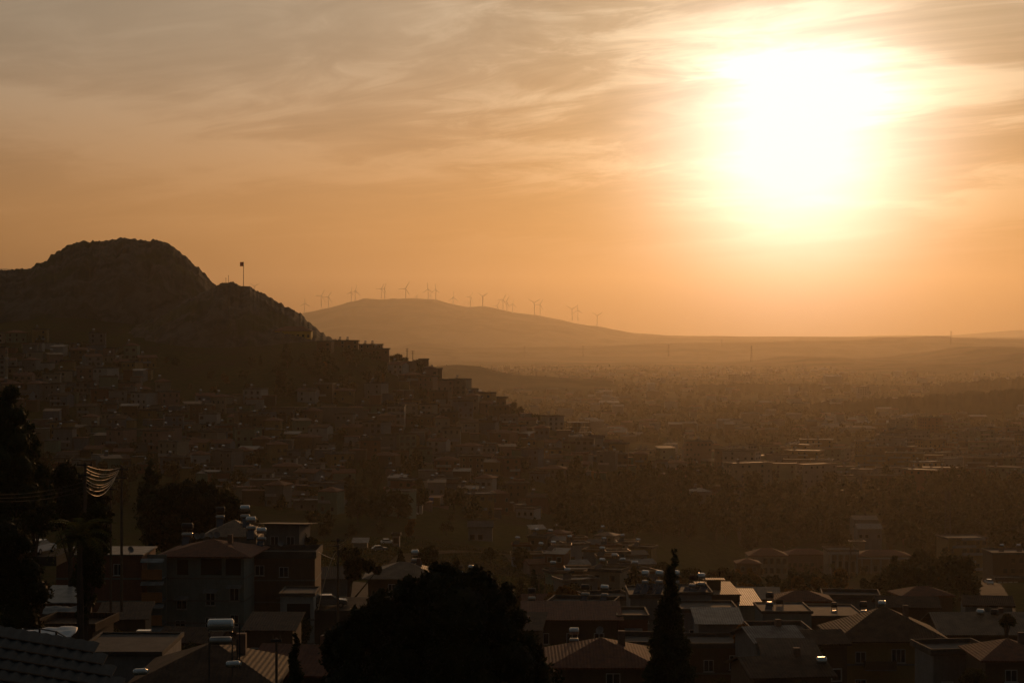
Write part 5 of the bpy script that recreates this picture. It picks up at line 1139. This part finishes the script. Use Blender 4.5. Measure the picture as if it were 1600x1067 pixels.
scatter(20, (1395, 1510, 896, 945), [('broadleaf_tree', 4), ('pine_tree', 3), ('olive_tree', 2)], (6, 12), 22, 10, 380, 800, 5)
scatter(40, (1165, 1440, 880, 905), [('broadleaf_tree', 4), ('olive_tree', 3)], (3, 5), 14, 6, 500, 900, 16)
scatter(95, (1000, 1480, 905, 965), [('broadleaf_tree', 4), ('olive_tree', 3), ('autumn_tree', 1)], (3.5, 6.5), 13, 6, 330, 700, 6)
scatter(34, (400, 1000, 812, 960), MIX, (4, 8), 26, 12, 330, 800, 7, lambda a, b: not ((a - 640) / 130) ** 2 + ((b - 868) / 26) ** 2 < 1 and b > lowb(a) - 8 and not ((a - 920) / 90) ** 2 + ((b - 885) / 34) ** 2 < 1)
scatter(12, (545, 760, 790, 822), [('broadleaf_tree', 1), ('pine_tree', 1)], (9, 13), 14, 6, 600, 900, 8)
scatter(40, (-20, 420, 735, 800), MIX, (6, 11), 20, 9, 330, 900, 9)
for i, (px, py, Y, h) in enumerate(((1060, 1000, 200, 4), (1130, 1050, 190, 3.5), (1200, 1020, 190, 3), (1265, 1000, 200, 4), (1290, 985, 215, 3.2), (1500, 1010, 210, 5), (1520, 1040, 180, 4), (930, 965, 230, 4), (500, 1000, 200, 4), (478, 960, 222, 4.5),
                                   (200, 1000, 170, 4), (170, 970, 190, 5), (240, 985, 200, 4), (60, 960, 200, 6), (80, 900, 205, 6), (410, 1010, 190, 4), (300, 1000, 170, 3), (1590, 1000, 220, 4), (1250, 1060, 150, 3), (1330, 1062, 150, 3), (860, 1000, 190, 4), (1010, 1000, 190, 4))):
    p = at(px, py, Y); plant(rnd.choice(['broadleaf_tree', 'olive_tree']), p.x, p.y, h, p.z - h, rg=rnd, desc='dark garden tree')

# the sunlit rooftops between meadow and park
rg = random.Random(9); got = []
for i in range(6000):
    if len(got) >= 34: break
    px, py = rg.uniform(812, 1010), rg.uniform(848, 935)
    if py > 850 + (px - 812) * .6 + 30 or py < 838 + (px - 812) * .16: continue
    if any(((px - a) / 21) ** 2 + ((py - b) / 11) ** 2 < 1 for a, b in got): continue
    Y = find_ground(px, py, 330, 800)
    if not Y: continue
    got.append((px, py)); v = rg.choice([q_ for q_ in VAR if q_[2] < 7]); x = (px - 800) / FP * Y; wc = rg.choice(WC); w_, d_, h_, rf = v; s_ = .62
    far_building('small_house', f'{ST[h_]} {wc} {RN[rf]} house', x, Y, H(x, Y), rg.uniform(-.4, .4), max(5, w_ * s_), max(5, d_ * s_), 3.0 if h_ < 5 else 5.5, 'wall ' + wc, rf, rg.choice(['roof metal', 'tan sheet', 'roof metal', 'terracotta', 'roof concrete']), cols=2, rows=1 if h_ < 5 else 2, heater=1 if rg.random() < .6 else 0,
                 group='small houses between meadow and park', ww=1, wh=1.1, rise=1.0)
# the lit roofs left among the trees at the foot of the ridge, and the town on the plain
rg = random.Random(19); got = []; n = 0
def town(n, region, dx, dy, y0, y1, hs, name, word, grp, joined=True, cond=None):
    got = []
    for i in range(n * 50):
        if len(got) >= n: break
        px, py = rg.uniform(*region[:2]), rg.uniform(*region[2:])
        if cond and not cond(px, py): continue
        if any(((px - a) / dx) ** 2 + ((py - b) / dy) ** 2 < 1 for a, b in got): continue
        Y = find_ground(px, py, y0, y1)
        if not Y: continue
        got.append((px, py)); x = (px - 800) / FP * Y; wc = rg.choice(WC); h_ = rg.choice(hs); small = h_ < 9
        wd = rg.choice([9, 11, 13]) if small else rg.choice([14, 18, 22, 26]); rf = rg.choice(['flat', 'gable', 'hip', 'shed']) if small else 'flat'
        far_building(name, f'{"low" if small else ("tall" if h_ > 17 else "mid-height")} {wc} {RN[rf]} {word}', x, Y, H(x, Y), rg.uniform(-.5, .5), wd, rg.choice([9, 12]) if small else rg.choice([12, 15]), h_, 'wall ' + wc, rf, rg.choice(['roof metal', 'roof concrete', 'tan sheet'] if rf in ('flat', 'shed') else ['terracotta', 'roof metal']),
                     cols=max(2, wd // 4), rows=max(1, int(h_ // 3)), joined=joined, heater=rg.choice([0, 1, 2]), group=grp, cat='apartment block' if word == 'block' else 'house', balc=0 if small else rg.choice([0, int(h_ // 3) - 1]))
town(24, (1030, 1180, 735, 800), 20, 8, 850, 1500, [3, 5.5, 8], 'valley_house', 'house', 'houses at the foot of the ridge')
town(60, (1150, 1640, 722, 775), 26, 9, 1100, 1700, [6, 12, 15, 18], 'apartment_block', 'block', 'blocks of the town on the plain')
town(46, (1390, 1640, 690, 740), 22, 8, 1300, 2200, [12, 15, 18, 24], 'apartment_block', 'block', 'blocks of the town on the plain')
town(30, (1000, 1400, 700, 735), 26, 7, 1300, 2200, [3, 5.5, 8], 'valley_house', 'house', 'low houses out on the plain')
scatter(50, (1040, 1640, 705, 768), PK, (7, 12), 22, 7, 1000, 2300, 12)
scatter(14, (1175, 1215, 712, 722), [('broadleaf_tree', 1)], (10, 14), 7, 3, 1000, 2300, 13)
# lamps and minarets are not seen; the far plain: woods and villages in the haze
def woods(name, label, n, region, seed, hr, lines=0):
    rng = np.random.default_rng(seed); rg = random.Random(seed); C = []; rd = []
    cl = [(rg.uniform(*region[:2]), math.exp(rg.uniform(math.log(region[2]), math.log(region[3]))), rg.uniform(.2, 1)) for _ in range(lines)]
    for i in range(n):
        c = rg.choice(cl); L = 45 * c[1] / 2000; x = c[0] * c[1] + rg.gauss(0, L * 5.5); y = c[1] + rg.gauss(0, L * .3)
        h = rg.uniform(*hr); r = h * rg.uniform(.32, .5)
        C.append((x, y, H(x, y) + h * .45)); rd.append(r); C.append((x + rg.uniform(-2, 2), y, H(x, y) + h * .75)); rd.append(r * .7)
    V, F = leaves(rng, C, rd, len(C) * 26, 1.7, 1.1); V2, F2 = core(rng, C, rd, .8, 4)
    return tag(link(name, np_mesh(name, np.concatenate([V, V2]), np.concatenate([F, F2 + len(V)]), [M['broad leaf']])), label, 'woodland', kind='stuff')
woods('distant_woodland', 'belts of hazy trees on the near plain', 2600, (-.02, .28, 1750, 3200), 3, (3, 7), 60)
woods('distant_woodland', 'belts of faint trees far out on the plain', 2600, (-.08, .29, 3200, 6500), 4, (3, 7), 60)
m = MB(); rg = random.Random(44)
mats_ = [M['wall white'], M['wall cream'], M['wall grey'], M['wall brown'], M['roof metal'], M['terracotta'], M['roof concrete']]
cl = [(rg.uniform(-.03, .28), math.exp(rg.uniform(math.log(1900), math.log(6000)))) for _ in range(60)]
for i in range(380):
    c = rg.choice(cl); x = c[0] * c[1] + rg.gauss(0, .03 * c[1]); y = c[1] + rg.gauss(0, 60); z = H(x, y); a = rg.uniform(4, 11); hh = rg.choice([4, 6, 9, 12, 15 if c[1] > 2500 and c[0] > .15 else 6]); dd = rg.uniform(8, 18)
    m.cur = rg.randrange(4); m.box(x - a, x + a, y, y + dd, z - 3, z + hh)
    m.cur = 4 + rg.randrange(3); b = len(m.v); m.v += [(x-a-.3,y-.3,z+hh+.02),(x+a+.3,y-.3,z+hh+.02),(x+a+.3,y+dd/2,z+hh+1.8),(x-a-.3,y+dd/2,z+hh+1.8),(x+a+.3,y+dd+.3,z+hh+.02),(x-a-.3,y+dd+.3,z+hh+.02)]
    m.f += [(b,b+1,b+2,b+3),(b+3,b+2,b+4,b+5)]; m.mi += [m.cur] * 2
tag(link('distant_village_buildings', m.mesh('distant_village_buildings', *mats_)), 'tiny scattered village buildings far out in the haze', 'buildings', kind='stuff')

# ---------------------------------------------------------------- grass tufts in the meadow
rng = np.random.default_rng(8); n = 14000; V = []
gx = rng.uniform(-60, 40, n); gy = rng.uniform(380, 600, n)
g0 = np.array([[a, b, H(a, b)] for a, b in zip(gx, gy)]); an = rng.uniform(0, 6.28, n); hh = rng.uniform(.12, .35, n); ww = .25
e = np.stack([np.cos(an), np.sin(an), an * 0], -1) * ww
V = np.stack([g0 - e, g0 + e, g0 + e * .4 + np.stack([an * 0, an * 0, hh], -1), g0 - e * .6 + np.stack([an * 0, an * 0, hh * .8], -1)], 1).reshape(-1, 3)
tag(link('grass', np_mesh('grass', V, np.arange(4 * n).reshape(n, 4), [M['olive leaf']])), 'rough grass tufts over the meadow', 'grass', kind='stuff')

# ---------------------------------------------------------------- cars
def car(x, y, z, rz, paint, label, s=1.0):
    t = thing('parked_car', (x, y, z), rz, label, 'car'); t.scale = (s,) * 3
    def body():
        m = MB(); W = .85
        prof = [(-2.1, .35), (-2.15, .75), (-1.95, .95), (-1.2, 1.02), (.95, 1.02), (2.0, .88), (2.15, .6), (2.1, .32)]
        b = len(m.v)
        for sy, k in ((-1, 1), (1, 1)):
            for px_, pz in prof: m.v.append((px_, sy * W * (1 if pz < .9 else .94), pz))
        n_ = len(prof); m.f += [tuple(range(b + n_ - 1, b - 1, -1)), tuple(range(b + n_, b + 2 * n_))]; m.mi += [0, 0]
        for i in range(n_): j = (i + 1) % n_; m.f.append((b+i, b+j, b+n_+j, b+n_+i)); m.mi.append(0)
        return m.mesh('body', M[paint])
    link('body', shared(('car', paint), body), t)
    def cab(mt, g_=0):
        def f():
            m = MB(); k = .012 * g_
            return m.quad_faces([(-1.75-k,-.78-k,1.02),(.95+k,-.78-k,1.02),(.95+k,.78+k,1.02),(-1.75-k,.78+k,1.02),(-1.3-k,-.66-k,1.45),(.25+k,-.66-k,1.45),(.25+k,.66+k,1.45),(-1.3-k,.66+k,1.45)], [(0,1,5,4),(1,2,6,5),(2,3,7,6),(3,0,4,7),(4,5,6,7)]).mesh('windows', M[mt])
        return f
    link('windscreen', shared(('cab',), cab('window glass')), t)
    link('roof', shared(('croof', paint), lambda: MB().box(-1.33, .28, -.68, .68, 1.452, 1.5).mesh('roof', M[paint])), t)
    for sx in (-1.35, 1.35):
        for sy in (-.75, .75):
            wh = link('wheel', shared(('tyre',), lambda: MB().tube([(0, -.11, 0), (0, .11, 0)], .33, 14).mesh('wheel', M['rubber'])), t, (sx, sy, .33))
            link('rim', shared(('rim',), lambda: MB().tube([(0, -.125, 0), (0, .125, 0)], .18, 10).mesh('rim', M['steel'])), wh)
    for sy in (-.6, .6): link('headlight', shared(('hl',), lambda: MB().box(2.0, 2.16, -.15, .15, .62, .76).mesh('headlight', M['white frame'])), t, (0, sy, 0))
    return t
for px, py, rz, paint, lab, y0 in ((606, 851, .15, 'car white', 'white car parked alone on the meadow', 330), (593, 862, .3, 'car grey', 'low dark car left below the white meadow car', 330), (645, 806, .1, 'car white', 'right pale car on the slope above the meadow', 500), (611, 805, 2.8, 'car white', 'left pale car on the slope above the meadow', 500),
                                   (1172, 803, 1.4, 'car white', 'glinting car on the sunlit street', 500), (1166, 836, 1.5, 'car white', 'lower pale car on the sunlit street', 500), (1545, 914, 1.6, 'car white', 'small pale car on the street at the right edge', 400)):
    Y = find_ground(px, py, y0, 1400)
    if Y: x = (px - 800) / FP * Y; car(x, Y, H(x, Y) + .27, rz, paint, lab)
p = at(515, 938, 232); car(p.x, p.y, p.z - .75, .1, 'car grey', 'grey car parked on the road under the glowing cable')
p = at(62, 853, 205); car(p.x, p.y, p.z - .75, 1.3, 'car white', 'pale car between the dark trees on the left')
p = at(62, 853, 205); tag(link('parking_ledge', MB().box(-3.5, 2.5, -3, 5, -1, 0).mesh('parking_ledge', M['asphalt']), None, (p.x, p.y, p.z - .76)), 'small paved ledge under the car among the left trees', kind='structure')
p = at(515, 938, 232); tag(link('road_ledge', MB().box(-3.5, 7, -3, 9, -4, 0).mesh('road_ledge', M['asphalt']), None, (p.x, p.y, p.z - .76)), 'paved road edge below the utility pole', kind='structure')

# ---------------------------------------------------------------- small houses packed between the near ones, and roof clutter
rg = random.Random(61)
for px, py, Y, wd, h, wall, roof, rm_, lab in (
    (1125, 975, 222, 5, 5, 'wall grey', 'shed', 'roof metal', 'narrow lean-to between the blue grey house and the brown house'), (1222, 992, 216, 6, 5, 'wall brown', 'flat', 'roof concrete', 'flat annex behind the ribbed shed'),
    (1290, 1005, 212, 5, 5, 'wall brown', 'gable', 'rusty metal', 'small rusty-roofed annex left of the big pyramid roof'), (1015, 1012, 190, 5, 5, 'wall cream', 'flat', 'roof concrete', 'small cream annex right of the red pyramid roof'),
    (812, 985, 200, 4, 5, 'wall brown', 'shed', 'rusty metal', 'rusty lean-to tucked against the black tree'), (1502, 1022, 200, 6, 5, 'wall grey', 'flat', 'roof concrete', 'grey flat annex right of the big pyramid roof'),
    (1240, 1030, 184, 5, 4, 'wall brown', 'shed', 'rusty metal', 'dark lean-to just below the ribbed shed'), (1420, 948, 262, 8, 5, 'wall brown', 'gable', 'rusty metal', 'dark gabled house behind the big pyramid roof'),
    (1255, 938, 280, 8, 5, 'wall grey', 'hip', 'terracotta', 'grey hipped house behind the tall black heater'), (1180, 936, 290, 7, 5, 'wall brown', 'shed', 'tan sheet', 'small sunlit lean-to behind the lit flat roof'),
    (905, 948, 250, 8, 6, 'wall cream', 'flat', 'roof concrete', 'cream flat house behind the long lean-to roof'), (855, 944, 262, 6, 5, 'wall brown', 'gable', 'terracotta', 'red gabled house by the two thin poles'),
    (955, 938, 275, 6, 6, 'wall grey', 'flat', 'roof concrete', 'grey box house left of the heater row'), (515, 905, 270, 5, 5, 'wall grey', 'shed', 'rusty metal', 'rusty lean-to beside the meadow pole'),
    (190, 968, 205, 5, 4, 'wall brown', 'shed', 'rusty metal', 'dark lean-to under the red-brown house'), (100, 985, 165, 5, 4, 'wall brown', 'flat', 'rusty metal', 'dark flat hut behind the railing'),
    (420, 985, 200, 5, 4, 'wall brown', 'shed', 'rusty metal', 'rusty shed left of the white balconied house'), (290, 1003, 190, 6, 3.5, 'wall brown', 'gable', 'rusty metal', 'low dark gabled shed below the grey apartment house'),
    (1450, 930, 300, 8, 5, 'wall brown', 'hip', 'terracotta', 'dim red hipped house under the valley trees'), (1330, 935, 290, 8, 5, 'wall grey', 'flat', 'roof concrete', 'dim flat house behind the three heaters'), (1545, 945, 290, 7, 5, 'wall grey', 'gable', 'rusty metal', 'dim gabled house beyond the twin heaters')):
    c_ = at(px, py, Y); far_building('house', None, c_.x, Y, c_.z - h, rg.uniform(-.3, .3), wd, 6, h, wall, roof, rm_, label=lab, cols=2, rows=1, ww=1.0, wh=1.2, rise=1.1, frame='white frame', foot=9, heater=0)
flush_labels()

# ---------------------------------------------------------------- haze: one closed box of air round everything
HAZE_DENSITY = 0.30e-4
hz = MB().box(-12500, 12500, -420, 17000, -12, 640).mesh('haze')
hm = bpy.data.materials.new('haze'); hm.use_nodes = True; q = N(hm.node_tree); q.n.clear()
o_ = q.new('ShaderNodeOutputMaterial'); pv = q.new('ShaderNodeVolumePrincipled')
pv.inputs['Color'].default_value = (0.95, 0.86, 0.72, 1); pv.inputs['Density'].default_value = HAZE_DENSITY; pv.inputs['Anisotropy'].default_value = 0.76
q.l.new(pv.outputs[0], o_.inputs['Volume']); hm.cycles.homogeneous_volume = True if hasattr(hm.cycles, 'homogeneous_volume') else None
hz.materials.append(hm)
tag(link('haze', hz), 'warm evening haze filling the valley', kind='stuff')
